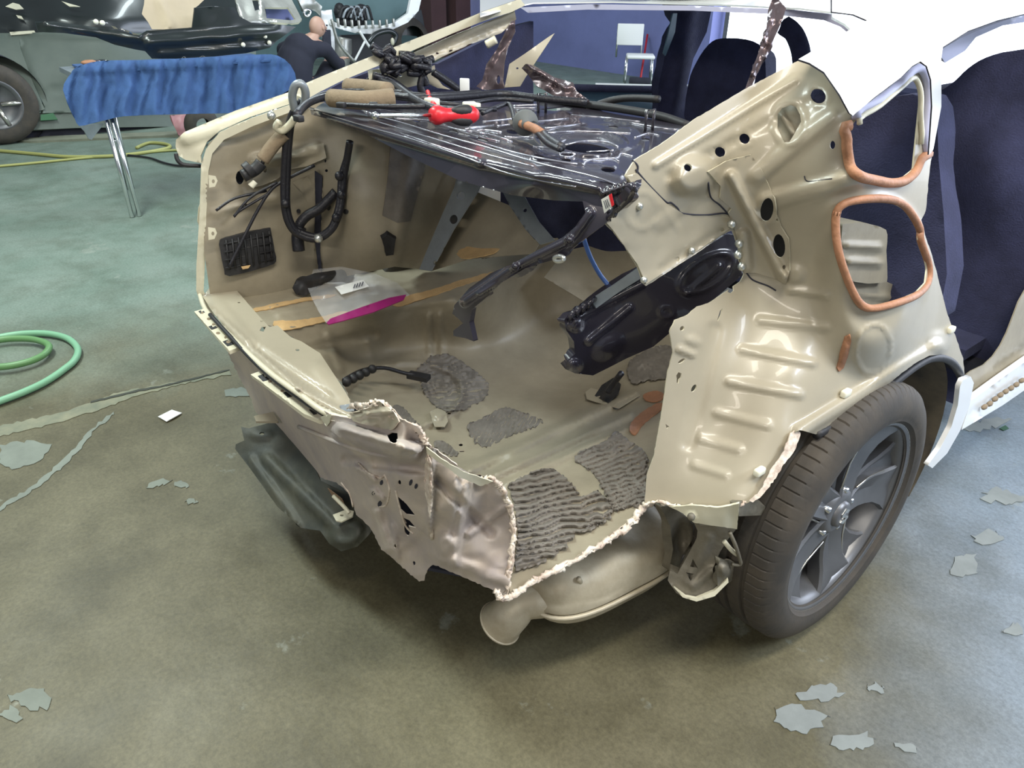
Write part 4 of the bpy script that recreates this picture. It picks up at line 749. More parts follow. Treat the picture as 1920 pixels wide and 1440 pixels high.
for k in range(4):
    V, F = sweep([lo(420+k, 458+k*15, .028), lo(508+k*2, 440+k*15, .028)], .0036, 5); meshobj('grille_bar', V, F, BLACKM, gr_)
sheet('grille_seal', [(452, 500), (470, 497), (466, 503), (455, 505)], LS, 'x', YELLOW, LP, step=5, off=.035)
for x, y in ((400, 340), (399, 438)):
    sheet('lamp_bracket', [(x-9, y-12), (x+4, y-10), (x+8, y-1), (x+3, y+10), (x-8, y+12)], LS, 'x', CREAM, LP, step=4, off=.05, holes=[ell(x, y, 3, 4, 0, 8)])
sheet('dark_wall_mat', [(735, 250), (800, 265), (800, 300), (770, 415), (745, 418), (718, 405), (728, 330)], LS, 'x', DAMP, LP, step=7, off=.008, thick=.006)  # dark damping mat on the left wall
sheet('plastic_clip_box', [(716, 448), (728, 440), (742, 448), (738, 478), (724, 480), (720, 462)], LS, 'x', BLACKM, LP, step=5, off=.02, thick=.02)
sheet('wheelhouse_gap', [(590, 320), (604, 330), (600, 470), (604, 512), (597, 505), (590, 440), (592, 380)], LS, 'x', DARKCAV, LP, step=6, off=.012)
# bright flange round the left of the opening, painted lamp corner
FLF = Field([(560, 196, -.70), (470, 228, -.74), (410, 255, -.78), (388, 290, -.80), (380, 400, -.80), (378, 520, -.80), (392, 575, -.80)], 'x')
sheet('opening_flange', [(575, 184), (540, 198), (470, 222), (412, 248), (386, 280), (377, 310), (374, 400), (368, 500), (368, 545), (376, 572), (398, 600), (402, 592), (390, 572), (382, 545), (384, 500), (387, 400), (391, 320), (398, 288), (420, 262), (475, 236), (545, 210), (580, 194)], FLF, 'x', CREAM, CAR, step=5, thick=.004, relief=[('b', 381, 320, 376, 545, 3, .006)])
TC = Field([(340, 268, -.88), (350, 300, -.87), (378, 306, -.83), (560, 170, -.74), (470, 215, -.80), (400, 250, -.84), (345, 250, -.87)], 'x')
sheet('tail_corner_skin', [(575, 162), (520, 180), (440, 208), (345, 248), (330, 262), (329, 275), (335, 292), (348, 300), (378, 306), (376, 292), (388, 266), (412, 245), (470, 219), (540, 196), (580, 180)], TC, 'x', CREAM, CAR, step=6, thick=.004, relief=[('b', 350, 262, 560, 185, 12, .012), ('n', 40, .004, 3)])
tpx('weather_cord', [(330, 288, -.875), (333, 300, -.87), (345, 309, -.865), (376, 311, -.85)], 'x', .006, BLACKM, CAR)
sheet('flange_dent', [(372, 390), (376, 380), (376, 430), (370, 415)], Field(-.815, 'x'), 'x', CREAM, CAR, step=5)
# --- left upper rail, pillar and window reinforcement
UF = Field([(560, 170, -.70), (700, 108, -.66), (840, 52, -.62), (980, 8, -.56), (600, 190, -.68), (760, 150, -.64), (900, 60, -.60)], 'x')
sheet('left_roof_rail_skin', [(552, 178), (552, 165), (620, 136), (700, 104), (780, 72), (850, 45), (905, 22), (975, -2), (985, 10), (960, 22), (900, 42), (850, 62), (780, 92), (712, 122), (640, 152), (600, 172), (575, 186)], UF, 'x', CREAM, CAR, step=7, thick=.004, rim=DARKCAV)
sheet('left_roof_rail_inner', [(720, 124), (780, 97), (850, 66), (905, 44), (965, 20), (968, 36), (940, 62), (880, 84), (830, 106), (800, 122), (782, 126), (750, 134), (725, 140)], UF, 'x', BEIGE, CAR, step=6, off=-.03, holes=[ell(838, 68, 2.5, 2, 0, 6), ell(845, 95, 4, 2, -20, 8), ell(880, 84, 6, 1.5, -20, 8), ell(820, 100, 3, 2, 0, 6)], relief=[('b', 730, 132, 960, 40, 5, -.01)])
sheet('left_pillar_gusset', [(692, 132), (720, 128), (760, 122), (790, 122), (785, 150), (782, 160), (765, 164), (745, 162), (730, 150), (712, 142), (698, 140)], UF, 'x', CREAM, CAR, step=5, off=-.05, holes=[ell(751, 142, 3, 2, 0, 6), ell(768, 137, 2, 2, 0, 6)], relief=[('n', 14, .008, 2)])
sheet('left_pillar_gusset', [(800, 130), (815, 122), (818, 145), (830, 160), (845, 168), (820, 165), (800, 155)], UF, 'x', BEIGE, CAR, step=5, off=-.05)
sheet('left_window_tab', [(690, 132), (699, 130), (698, 140), (702, 147), (692, 150)], UF, 'x', CREAM, CAR, step=4, off=-.02)
sheet('left_door_backdrop', [(575, 190), (640, 155), (720, 124), (800, 118), (820, 120), (960, 50), (1000, 40), (1000, 200), (880, 175), (760, 180), (640, 195)], Field([(575, 190, -.74), (1000, 40, -.80), (1000, 200, -.80), (760, 180, -.78)], 'x'), 'x', SEAT, CAR, step=20, thick=.02)
# --- bronze crushed pillar pieces seen through the rear window
ZF = Field([(905, 165, .02), (960, 45, .10), (1080, 60, .25), (1000, 165, .1), (1090, 195, .12)], 'y')
sheet('crushed_pillar', [(893, 162), (905, 150), (912, 120), (930, 95), (948, 65), (958, 40), (966, 38), (966, 60), (952, 90), (945, 115), (942, 150), (945, 166), (925, 168), (905, 168)], ZF, 'y', BRONZE, CAR, step=5, thick=.006, holes=[ell(934, 150, 4, 9, 5, 10)], relief=[('n', 16, .02, 3), ('b', 912, 130, 960, 45, 4, .012)])
sheet('lower_pillar_panel', [(946, 164), (955, 120), (985, 100), (1030, 68), (1040, 62), (1015, 100), (985, 145), (975, 162)], ZF, 'y', BEIGE, CAR, step=7, off=-.04, holes=[ell(1004, 82, 2.5, 2.5, 0, 6), ell(970, 128, 2.5, 2, 0, 6)])
tpx('rail_tube', [(912, 84, .02), (930, 74, .04)], 'y', .012, CREAM, CAR)
sheet('crushed_wheelhouse', [(985, 120), (1000, 122), (1040, 145), (1075, 155), (1080, 170), (1105, 188), (1085, 192), (1050, 188), (1030, 175), (1005, 160), (990, 140), (978, 128)], ZF, 'y', BRONZE, CAR, step=4.5, thick=.006, relief=[('n', 14, .03, 5), ('n', 30, .03, 6), ('b', 990, 122, 1060, 165, 4, .02)])
sheet('hanging_pillar_trim', [(1452, -10), (1474, 15), (1468, 35), (1450, 75), (1430, 115), (1410, 160), (1396, 172), (1400, 158), (1418, 110), (1436, 60), (1440, 20), (1445, 5)], Field([(1452, -10, .2), (1400, 170, .0), (1470, 20, .18)], 'y'), 'y', BRONZE, CAR, step=4.5, thick=.006, relief=[('n', 14, .02, 5), ('b', 1450, 20, 1410, 140, 4, .012)])
# --- cabin: door inner, pillars, seats
sheet('left_door_inner', [(1060, 166), (1300, 166), (1310, 260), (1230, 225), (1090, 200)], Field(-.80, 'x'), 'x', BLUEDOOR, CAR, step=14, thick=.04, relief=[('r', 1170, 215, 60, 22, 0, .12, .01)])
tpx('door_belt_rail', [(1050, 164, -.78), (1180, 167, -.78), (1300, 168, -.78)], 'x', .014, SEAT, CAR)
tpx('seat_back_top_rail', [(1010, 190, .12), (1100, 196, .14), (1170, 205, .15), (1240, 218, .16), (1290, 235, .16)], 'y', .011, BLACKM, CAR)
tpx('seat_back_loop', [(1100, 205, .14), (1140, 190, .18), (1180, 184, .2), (1235, 186, .2)], 'y', .010, BLACKM, CAR)
sheet('left_centre_pillar', [(1255, 10), (1335, 14), (1325, 60), (1300, 110), (1288, 160), (1290, 240), (1232, 235), (1235, 160), (1250, 90), (1262, 50)], Field([(1255, 10, -.60), (1335, 14, -.60), (1290, 240, -.72), (1232, 235, -.72)], 'x'), 'x', SEAT, CAR, step=14, thick=.04, relief=[('b', 1295, 20, 1260, 220, 16, .03)])
sheet('left_pillar_light_slit', [(1262, 25), (1270, 25), (1266, 60), (1248, 105), (1244, 100), (1254, 60)], Field(-.58, 'x'), 'x', BLUEDOOR, CAR, step=8, thick=.005)  # bright teal slit of light, built as a coloured strip
def seat(name, P, y, th=.14, d=.05): return sheet(name, P, Field(y, 'y'), 'y', SEAT, CAR, step=14, smooth=3, thick=th, relief=[('d', sum(p[0] for p in P)/len(P), sum(p[1] for p in P)/len(P), 120, 160, 0, 1, d)])
seat('front_seat_back', [(1288, 240), (1290, 160), (1305, 118), (1328, 84), (1352, 72), (1400, 74), (1428, 90), (1436, 140), (1430, 260), (1360, 270)], 1.15)
seat('front_seat_back', [(1742, 180), (1768, 168), (1792, 150), (1815, 128), (1848, 108), (1900, 95), (1990, 96), (2040, 200), (2020, 420), (1940, 520), (1900, 640), (1840, 760), (1720, 700), (1700, 400)], 1.15)
sheet('seat_belt_strap', [(1652, 185), (1657, 182), (1660, 200), (1656, 230), (1652, 228), (1655, 200)], Field(1.0, 'y'), 'y', BLUEDOOR, CAR, step=6)
tpx('curved_grab_strap', [(1470, 48, .9), (1488, 62, .9), (1500, 90, .9), (1504, 118, .9)], 'y', .03, SEAT, CAR)
seat('rear_seat_side', [(1580, 225), (1640, 190), (1740, 185), (1760, 300), (1760, 600), (1560, 620), (1540, 380)], .62, .1, .02)
sheet('cabin_floor', [(1500, 300), (1960, 60), (2100, 700), (1750, 900), (1400, 700)], .36, 'z', SEAT, CAR, step=60, thick=.01) if False else box('cabin_floor', (0, 1.75, .36), (1.4, 1.5, .04), SEAT, CAR)
box('dashboard', (0, 2.3, .85), (1.35, .35, .22), SEAT, CAR, None, .05)
sheet('wheelhouse_box', [(1580, 420), (1650, 425), (1664, 440), (1662, 470), (1664, 520), (1655, 530), (1600, 528), (1585, 490)], Field(.60, 'x'), 'x', BEIGE2, CAR, step=7, thick=.05, smooth=2, relief=[('b', 1590, 460, 1650, 463, 6, .012), ('b', 1592, 490, 1650, 493, 6, .012)])
sheet('wheelhouse_lower', [(1588, 540), (1630, 522), (1690, 540), (1710, 575), (1640, 590), (1600, 580)], Field(.58, 'x'), 'x', BEIGE2, CAR, step=7, thick=.02, smooth=2, relief=[('b', 1610, 550, 1680, 560, 6, .008)])
sheet('pillar_cavity_back', [(1440, 180), (1520, 180), (1520, 290), (1440, 290)], QF, 'x', BEIGE2, CAR, step=7, off=-.04, relief=[('b', 1465, 215, 1490, 255, 6, .02), ('n', 18, .01, 4)])
sheet('brace_cavity_back', [(1420, 350), (1490, 350), (1500, 520), (1430, 510)], QF, 'x', BLACKM, CAR, step=12, off=-.05)  # dark sheet behind the brace so its holes read as shaded

sheet('left_cavity_back', [(410, 290), (560, 225), (640, 220), (660, 300), (660, 470), (600, 500), (430, 530), (400, 450)], LF, 'x', DARKCAV, CAR, step=20, off=-.05)  # dark backing added so the left wall's holes read as shaded
sheet('pillar_cavity_back', [(1265, 330), (1290, 285), (1400, 215), (1440, 205), (1440, 300), (1330, 350)], QF, 'x', SEAT, CAR, step=16, off=-.05)  # dark backing added for the shade inside the pillar holes
sheet('pillar_cavity_back', [(1518, 150), (1540, 152), (1565, 190), (1575, 280), (1550, 290), (1518, 240)], QF, 'x', SEAT, CAR, step=16, off=-.05)  # same dark backing, for the shade in the upper pillar hole
sheet('hinge_pocket', [(452, 322), (470, 302), (520, 288), (575, 276), (606, 268), (612, 296), (575, 312), (540, 318), (520, 336), (492, 348), (470, 352)], LS, 'x', BEIGE, CAR, step=5, off=.02, rim=CREAM, relief=[('d', 530, 300, 60, 14, -12, .8, .012), ('n', 22, .006, 2)], holes=[ell(497, 318, 4, 6, 0, 8)])
sheet('hinge_pocket_shadow', [(548, 342), (575, 330), (598, 318), (606, 360), (604, 440), (590, 470), (584, 400), (566, 360)], LS, 'x', BEIGE2, CAR, step=6, off=.004, relief=[('b', 575, 340, 596, 450, 8, -.008)])
for x, y, a, b in ((585, 400, 4, 5), (560, 396, 4, 4), (648, 397, 5, 5), (616, 388, 4, 7)): sheet('dark_hole_disc', ell(x, y, a, b, 0, 10), LS, 'x', BLACKM, CAR, step=4, off=.006)  # dark discs set over the small holes in the left wall
LIP = OnSheet('rear_panel')
sheet('crumpled_lip', [(612, 788), (645, 792), (690, 806), (735, 822), (770, 826), (794, 832), (792, 846), (765, 856), (730, 852), (690, 846), (648, 828), (618, 806)], LIP, 'y', CRUMP, CAR, step=4, off=.014, rim=TORN, torn=.7, holes=[[(726, 817), (734, 813), (744, 815), (744, 828), (740, 832), (733, 830)]], relief=[('n', 22, .010, 4), ('b', 640, 800, 780, 842, 9, .012)])
sheet('torn_strip', [(800, 846), (808, 868), (806, 900), (813, 935), (806, 975), (799, 940), (795, 900), (797, 868)], LIP, 'y', TORN, CAR, step=4, off=.016, torn=1.2, relief=[('n', 9, .008, 2)])
sheet('lip_clip', [(637, 760), (662, 756), (664, 768), (640, 773)], SF, 'z', GALV, CAR, step=5, off=.012, thick=.003)
sheet('crumpled_lip', [(655, 775), (690, 765), (712, 752), (738, 772), (748, 790), (735, 806), (700, 800), (662, 790)], LIP, 'y', BEIGE, CAR, step=4, off=.02, rim=TORN, torn=.8, relief=[('n', 16, .014, 4), ('b', 670, 780, 730, 770, 6, .012)])
for x, y, a, b in ((715, 905, 3, 5), (700, 925, 3, 4), (770, 905, 3, 6), (780, 912, 3, 5), (712, 945, 4, 6)): sheet('panel_hole', ell(x, y, a, b, 15, 8), LIP, 'y', DARKCAV, CAR, step=4, off=.002, thick=.0005)
for P_ in ([(672, 868), (690, 886), (712, 896), (722, 890)], [(722, 892), (730, 915), (725, 945), (712, 950)], [(640, 905), (655, 925), (662, 950)], [(742, 920), (748, 945), (760, 985), (775, 1000)]): meshobj('stamped_edge', *sweep(LIP(cr(P_, 5), .001), .0022, 6), TORN, CAR)
# --- wiring
HF = Field([(540, 180, -.64), (545, 400, -.70), (640, 440, -.62), (655, 300, -.62), (600, 450, -.66), (560, 175, -.62), (400, 360, -.74), (520, 250, -.70), (430, 520, -.73)], 'x')
HN = bpy.data.objects.new('wiring_harness', None); COL.objects.link(HN); HN.parent = CAR
def hw(pts, r, m=WIRE, off=.0, name='wire', fld=HF, **kw): return tpx(name, [(a, b, 0) for a, b in pts], fld, r, m, HN, off=off, **kw)
for d in (0, 5):
    hw([(566+d, 190), (548+d*.6, 215), (538+d, 260), (533+d*1.2, 330), (534+d, 390), (545+d, 425), (565+d*.6, 442-d), (595, 448-d), (622-d*.5, 430-d*.4), (636-d, 400), (642-d, 370), (645-d, 330), (652, 290), (656, 265)], .0095 if d else .011, off=.03)
for x, y in ((535, 382), (640, 365), (630, 408), (597, 447), (636, 330)):
    meshobj('tape_band', *sph(HF([(x, y)], .045)[0], .014, 8, 5), BOLT if y == 447 else WIRE, HN)
hw([(556, 455), (560, 425), (575, 405), (600, 390), (630, 360)], .015, off=.0); hw([(560, 470), (558, 445), (563, 425)], .019, off=.0)
hw([(430, 500), (450, 460), (480, 400), (505, 360), (530, 340), (590, 310)], .005, off=.02); hw([(505, 362), (450, 395), (440, 405), (470, 370), (520, 342)], .004, off=.02)
hw([(405, 395), (440, 372), (500, 358)], .004, off=.01); hw([(560, 200), (540, 240), (525, 262)], .010, off=.03)
hw([(455, 330), (478, 318), (490, 305)], .018, BLACKM, .03, 'sensor_plug'); hw([(462, 322), (472, 314)], .024, BLACKM, .03, 'sensor_plug')
hw([(492, 300), (510, 275), (522, 262), (535, 250)], .019, FOAM, .03, 'foam_sleeve', n=10); hw([(488, 314), (500, 290)], .006, off=.03)
hw([(478, 340), (470, 350)], .010, PUTTY, .03, 'connector'); hw([(524, 228), (518, 238), (530, 245), (545, 232), (552, 222)], .010, CREAM, .05, 'hinge_hook')
meshobj('knob_bolt', *sph(HF([(509, 217)], .06)[0], (.012, .012, .012), 10, 6), BOLT, HN)
hw([(552, 205), (548, 180), (554, 160), (566, 158), (573, 175), (570, 200)], .011, GALV, .06, 'striker_loop')
# bundle lying across the shelf
KF = Field([(560, 200, 1.12), (620, 180, 1.12), (760, 165, 1.13), (900, 170, 1.12), (1100, 195, 1.11), (960, 235, 1.12), (1050, 275, 1.12)], 'z')
for k, pts in enumerate(([(556, 215), (575, 195), (610, 182), (660, 180), (720, 178), (790, 185), (860, 182), (940, 176), (1010, 184), (1100, 192)], [(560, 205), (600, 178), (660, 170), (740, 172), (800, 178), (900, 172)], [(700, 148), (740, 160), (775, 185), (820, 205), (880, 212)], [(640, 196), (720, 200), (800, 200), (870, 205), (930, 205)],
                     [(800, 190), (860, 196), (930, 186), (1000, 190)], [(690, 150), (705, 140), (730, 152), (760, 170)], [(905, 212), (935, 200), (955, 196), (965, 225)], [(1000, 235), (1030, 262), (1052, 276)], [(1000, 240), (1026, 268), (1050, 280)])):
    hw(pts, .010 if k in (0, 2, 7) else .006, off=.004*k % .012, fld=KF)
hw([(622, 184), (680, 188), (738, 183)], .023, FOAM, .012, 'foam_sleeve', KF, n=12); hw([(652, 162), (690, 165), (728, 170)], .022, FOAM, .03, 'foam_sleeve', KF, n=12)
P0, P1 = KF([(972, 232)], .03)[0], KF([(985, 230)], .03)[0]
V, F = lathe([(-.006, .0), (-.006, .026), (.0, .029), (.006, .026), (.008, .012), (.03, .010), (.03, 0)], 28, 'x', (0, 0, 0)); rz = rotz(-35)
meshobj('rubber_grommet', np.array(V)@rz.T+P1, F, mat('grey_rubber', (.11, .12, .12), .7), HN)
hw([(978, 232), (1000, 240), (1015, 250)], .010, MASTIC, .02, 'bare_wires', KF)
for x, y, s in ((810, 192, .022), (888, 200, .020), (880, 198, .02), (640, 197, .015), (700, 196, .013), (846, 205, .014), (560, 222, .016)):
    V, F = boxv(KF([(x, y)], .015)[0], (s*1.6, s, s*.9), rotz(random.uniform(0, 90)), .003); meshobj('connector', V, F, PUTTY if s > .016 else BLACKM, HN)
hw([(802, 172), (806, 185), (815, 198)], .006, RED, .02, 'red_wire', KF)
V, F = boxv(KF([(871, 150)], 0)[0]+np.array((0, 0, -.02)), (.03, .008, .05), rotz(40), .003); meshobj('white_clip', V, F, CARD, HN)
# tangle on the left rail
tang = []
for k in range(26):
    cx, cy = random.choice(((712, 100), (728, 92), (745, 100), (762, 106), (780, 114), (790, 118), (738, 116), (735, 130), (758, 126), (778, 130), (790, 130)))
    q_ = [(cx+random.uniform(-16, 16), cy+random.uniform(-9, 9)) for _ in range(4)]; tang.append(sweep(UF(cr(q_, 4), random.uniform(0, .03)), random.uniform(.006, .013)*np.array([.7, 1, 1.2, .8]), 6))
meshobj('taped_tangle', *join(tang), WIRE, HN, kind='stuff')
for pts in ([(696, 85), (715, 98), (745, 112), (780, 118), (812, 110)], [(720, 96), (750, 120), (790, 140), (800, 160)], [(735, 105), (730, 130), (745, 140)], [(780, 112), (792, 135), (788, 162), (795, 178)], [(700, 142), (730, 150), (760, 170), (780, 185)], [(812, 135), (835, 150), (860, 168)]):
    hw(pts, .011, off=.0, fld=UF)
# shelf anchors
for x, y in ((1016, 190), (1216, 225)):
    t = tube('child_seat_anchor', [SHF([(x-7, y+22)], .0)[0], SHF([(x-7, y+22)], 0)[0]+np.array((0, 0, .05)), SHF([(x+7, y+20)], 0)[0]+np.array((0, 0, .05)), SHF([(x+7, y+20)], 0)[0]], .004, BLACK, CAR, sub=0)
# ---------------------------------------------------------- loose things in the car
SD = root('screwdriver', 'red and black handled screwdriver lying on the black shelf behind the seats', 'screwdriver', tuple(KF([(900, 216)], .02)[0]))
A, B = KF([(895, 215)], .025)[0], KF([(807, 216)], .025)[0]; d = (B-A)
hp = [A+d*t for t in np.linspace(0, 1, 12)]
meshobj('handle', *sweep(hp, [.012, .019, .0205, .021, .020, .018, .0155, .015, .017, .021, .021, .014], 14), RED, SD)
for k in (-1, 1): meshobj('grip_inlay', *sweep([p+np.array((0, 0, .010*k))+np.array((.006, -.006, 0)) for p in hp[1:7]], [.006, .0135, .014, .013, .010, .005], 10), BLACKM, SD)
meshobj('shaft', *sweep([B, B+d*.35, B+d*.75, B+d*.95, B+d*1.08], .0045, 8), CHROME, SD)
meshobj('tip', *sph(B+d*1.1+np.array((0, 0, 0)), .009, 8, 5), CHROME, SD)
BG = root('plastic_bag', 'clear plastic bag with magenta zip edge and white tag in the trunk', 'bag', tuple(FF([(690, 560)], .03)[0]))
BGF = Field([(590, 520, .56), (680, 515, .58), (740, 530, .55), (765, 560, .53), (700, 590, .53), (610, 605, .52), (595, 570, .54)], 'z')
sheet('film', [(588, 505), (640, 500), (700, 512), (745, 530), (768, 553), (730, 572), (660, 592), (612, 606), (598, 585), (585, 560), (575, 535)], BGF, 'z', FILM, BG, step=5, thick=.0006, relief=[('n', 22, .02, 2), ('n', 9, .006, 3)])
sheet('zip_edge', [(612, 605), (620, 597), (680, 575), (730, 558), (762, 552), (757, 562), (700, 585), (640, 602), (616, 608)], BGF, 'z', MAGENTA, BG, step=5, thick=.003, off=.008, relief=[('n', 20, .004, 2)])
tg = sheet('tag', [(628, 538), (680, 524), (692, 537), (640, 552)], BGF, 'z', CARD, BG, step=6, thick=.001, off=.022, relief=[('n', 30, .008, 4)])
for k in range(4): sheet('handwriting', [(662+k*5, 540-k*1.5), (665+k*5, 532-k*1.5), (667+k*5, 533-k*1.5), (664+k*5, 541-k*1.5)], BGF, 'z', INK, tg, step=9, thick=.0004, off=.031)
RG = sheet('dark_part_in_bag', [(548, 540), (555, 525), (590, 512), (640, 505), (665, 515), (655, 528), (610, 530), (588, 545), (570, 556), (555, 552)], Field([(548, 540, .54), (640, 505, .56), (588, 545, .54), (600, 520, .58)], 'z'), 'z', BLACKM, BG, step=5, thick=.01, relief=[('n', 14, .02, 3), ('d', 610, 518, 50, 14, -15, 1, .03)])
# ============================================================ table with cloth, bumper cover, paper
TB = root('folding_table', 'folding work table with chrome tube legs under a blue cloth', 'table', (-4.18, .2, 0))
box('table_top', (-4.20, .19, .80), (.48, 1.30, .03), GALV, TB, None)
def leg(a, b):
    for s in (-.022, .022): V, F = sweep([np.array(a)+(0, s, 0), np.array(b)+(0, s*.7, 0)], .0135, 10); meshobj('leg', V, F, CHROME, TB)
leg(at(255, 407, 'z', .0), (-3.99, -.34, .785)); leg((-4.38, -.235, 0), (-4.38, -.235, .785)); leg((-3.99, .74, 0), (-3.99, .74, .785)); leg((-4.38, .74, 0), (-4.38, .74, .785))
meshobj('leg_collar', *sph(np.array((-3.93, -.345, .42)), .02, 10, 6), CHROME, TB)
CLF = Field([(150, 138, -3.92), (530, 112, -3.94), (130, 200, -3.88), (220, 215, -3.85), (380, 205, -3.87), (540, 150, -3.90), (550, 170, -3.88), (340, 130, -3.92)], 'x')
cl = sheet('table_cloth', [(140, 128), (170, 117), (210, 113), (300, 112), (420, 106), (490, 102), (520, 104), (545, 122), (556, 152), (540, 170), (500, 190), (448, 206), (432, 212), (380, 213), (300, 215), (232, 218), (203, 224), (170, 232), (148, 236), (140, 222), (130, 200), (118, 168), (124, 150), (133, 138)], CLF, 'x', CLOTH, None, step=5, thick=.004, smooth=2,
           relief=[('w', 4, 27, .016, 9), ('w', -9, 61, .020, 12), ('w', 14, 15, .006, 7), ('n', 60, .02, 4), ('b', 150, 130, 540, 112, 10, .02)])
cl['label'] = 'blue cloth draped over the folding table'; cl['category'] = 'cloth'
V, F = boxv((-4.16, .20, .826), (.46, 1.18, .012), None); meshobj('cloth_top', V, F, CLOTH, cl, smooth=False)
BCF = Field([(130, 40, -4.20), (350, 80, -4.15), (540, 50, -4.15), (280, 60, -4.12), (450, 90, -4.10), (200, 60, -4.2)], 'x')
bc = sheet('bumper_cover', [(66, 42), (100, 40), (160, 48), (215, 56), (262, 66), (275, 58), (360, 52), (365, 15), (400, 12), (440, 14), (448, 30), (470, 42), (520, 46), (555, 50), (540, 62), (520, 76), (505, 90), (460, 100), (400, 106), (330, 110), (285, 110), (272, 96), (250, 92), (215, 84), (180, 70), (120, 62), (72, 60)], BCF, 'x', DKGREEN, None, step=7, thick=.012,
           relief=[('b', 90, 48, 260, 72, 7, .03), ('b', 280, 80, 520, 60, 10, .04), ('b', 300, 100, 500, 85, 6, .02), ('n', 30, .01, 3)])
bc['label'] = 'long black bumper cover lying on the blue clothed table'; bc['category'] = 'bumper cover'
for q in ([(208, 48), (216, 50), (222, 55), (214, 54)], [(221, 52), (232, 55), (262, 66), (250, 65)]): sheet('reflective_strip', q, BCF, 'x', CHROME, bc, step=5, off=.02)
meshobj('mounting_clip', *join([sph(BCF([(x, y)], .03)[0], .016, 8, 5) for x, y in ((180, 41), (192, 43), (456, 84), (497, 68), (505, 80))]), PUTTY, bc, kind='stuff')
pp = sheet('masking_paper', [(272, -12), (395, -12), (372, 10), (364, 16), (362, 30), (367, 45), (382, 52), (330, 55), (285, 55), (278, 42), (266, 26), (270, 8)], Field([(272, 0, -4.34), (382, 52, -4.28), (285, 55, -4.28), (395, 0, -4.38)], 'x'), 'x', PAPER, None, step=7, thick=.002, relief=[('n', 30, .03, 4), ('b', 300, 0, 320, 50, 8, .02)])
pp['label'] = 'large tan crumpled masking paper standing on the black bumper cover'; pp['category'] = 'paper'
rg = root('oily_tool', 'small rust red oily tool lying at the left end of the blue cloth', 'tool', tuple(at(180, 118, 'z', .84)))
for k in range(3): meshobj('jaw' if k else 'body', *sph(at(167+k*12, 117-k, 'z', .855), (.03, .05, .016) if not k else (.025, .04, .012), 10, 6), (MASTIC, BRONZE, DKGREEN)[k], rg)
# ============================================================ grey car on the left
GC = root('primered_car', 'grey green sanded car parked behind the blue covered table', 'car', (-7.4, 1.2, 0))
GX = Field([(0, 0, -7.1), (0, 260, -6.55), (480, 0, -7.2), (480, 200, -6.7), (200, 60, -6.6), (200, 200, -6.55)], 'x')
def gp(name, P, m, **kw): return sheet(name, P, GX, 'x', m, GC, step=kw.pop('step', 9), **kw)
gp('door_panel', [(38, 90), (34, 62), (150, 58), (300, 66), (480, 66), (480, 205), (80, 212), (84, 200), (60, 150)], PRIMER, thick=.03, relief=[('b', 78, 175, 130, 162, 5, -.012), ('b', 60, 62, 300, 66, 5, .02), ('b', 36, 80, 84, 210, 2, -.02), ('n', 70, .015, 2)])
gp('rear_fender', [(-30, 62), (34, 62), (38, 90), (60, 150), (84, 205), (60, 212), (52, 200), (36, 165), (18, 135), (0, 118), (-30, 105)], PRIMER, thick=.03, relief=[('b', 0, 112, 56, 205, 4, .012)])
gp('glass_house', [(-30, -20), (500, -20), (500, 66), (-30, 62)], DKGREEN, thick=.02, off=-.08, step=14, relief=[('b', -20, 24, 480, 22, 6, .05), ('b', 0, 45, 480, 40, 5, .03), ('n', 24, .03, 5)])
gp('belt_moulding', [(18, 60), (64, 57), (66, 62), (20, 66)], CREAM, thick=.01, off=.02)
gp('sill', [(38, 213), (130, 210), (480, 205), (480, 235), (140, 240), (34, 245)], PRIMER, thick=.05, off=-.03)
gp('underbody', [(30, 222), (480, 215), (480, 255), (34, 258)], DARKCAV, thick=.02, off=-.12)
gp('jack_pad', [(76, 215), (100, 212), (108, 224), (76, 226)], mat('green_jack_pad', (.03, .12, .05), .6), thick=.03, off=.02)
for q in ([(10, 12), (24, 5), (36, 8), (44, 16), (30, 18)], [(30, 28), (40, 30), (44, 36), (34, 34)], [(115, 2), (135, 8), (150, 12), (130, 12)]): gp('mirror_glint', q, CREAM, thick=.01, off=.03)
wc = at(-2, 205, 'x', -6.6); wc = np.array((-6.62, wc[1]-.02, .33))
gw = bpy.data.objects.new('wheel', None); COL.objects.link(gw); gw.parent = GC; gw.location = Vector(wc)-GC.location
V, F = lathe([(-.1, .2), (-.12, .26), (-.09, .32), (.0, .33), (.09, .32), (.12, .26), (.1, .2)], 48); o = meshobj('tyre', V, F, RUBBER); o.parent = gw
V, F = lathe([(.10, .205), (.11, .19), (.06, .17), (.05, .05), (.07, 0)], 32); o = meshobj('rim', V, F, RIM); o.parent = gw
for k in range(5):
    a = k*1.2566; V, F = sweep([(.08, .04*math.cos(a), .04*math.sin(a)), (.09, .19*math.cos(a), .19*math.sin(a))], .02, 6); o = meshobj('spoke', V, F, RIMEDGE); o.parent = gw
meshobj('wheel_arch', *(lambda V, F: (V, F))(*lathe([(-.25, .40), (.02, .40)], 40, 'x', tuple(wc))), DARKCAV, GC)
# plank and ramp rail under the grey car
pk = sheet('floor_plank', [(34, 252), (56, 256), (300, 247), (480, 240), (480, 248), (300, 254), (58, 264), (30, 262)], Field(.02, 'z'), 'z', mat('worn_board', (.22, .23, .17), .8, var=.3), None, step=12, thick=.02)
pk['label'] = 'long pale board lying on the floor beside the grey car'; pk['category'] = 'board'
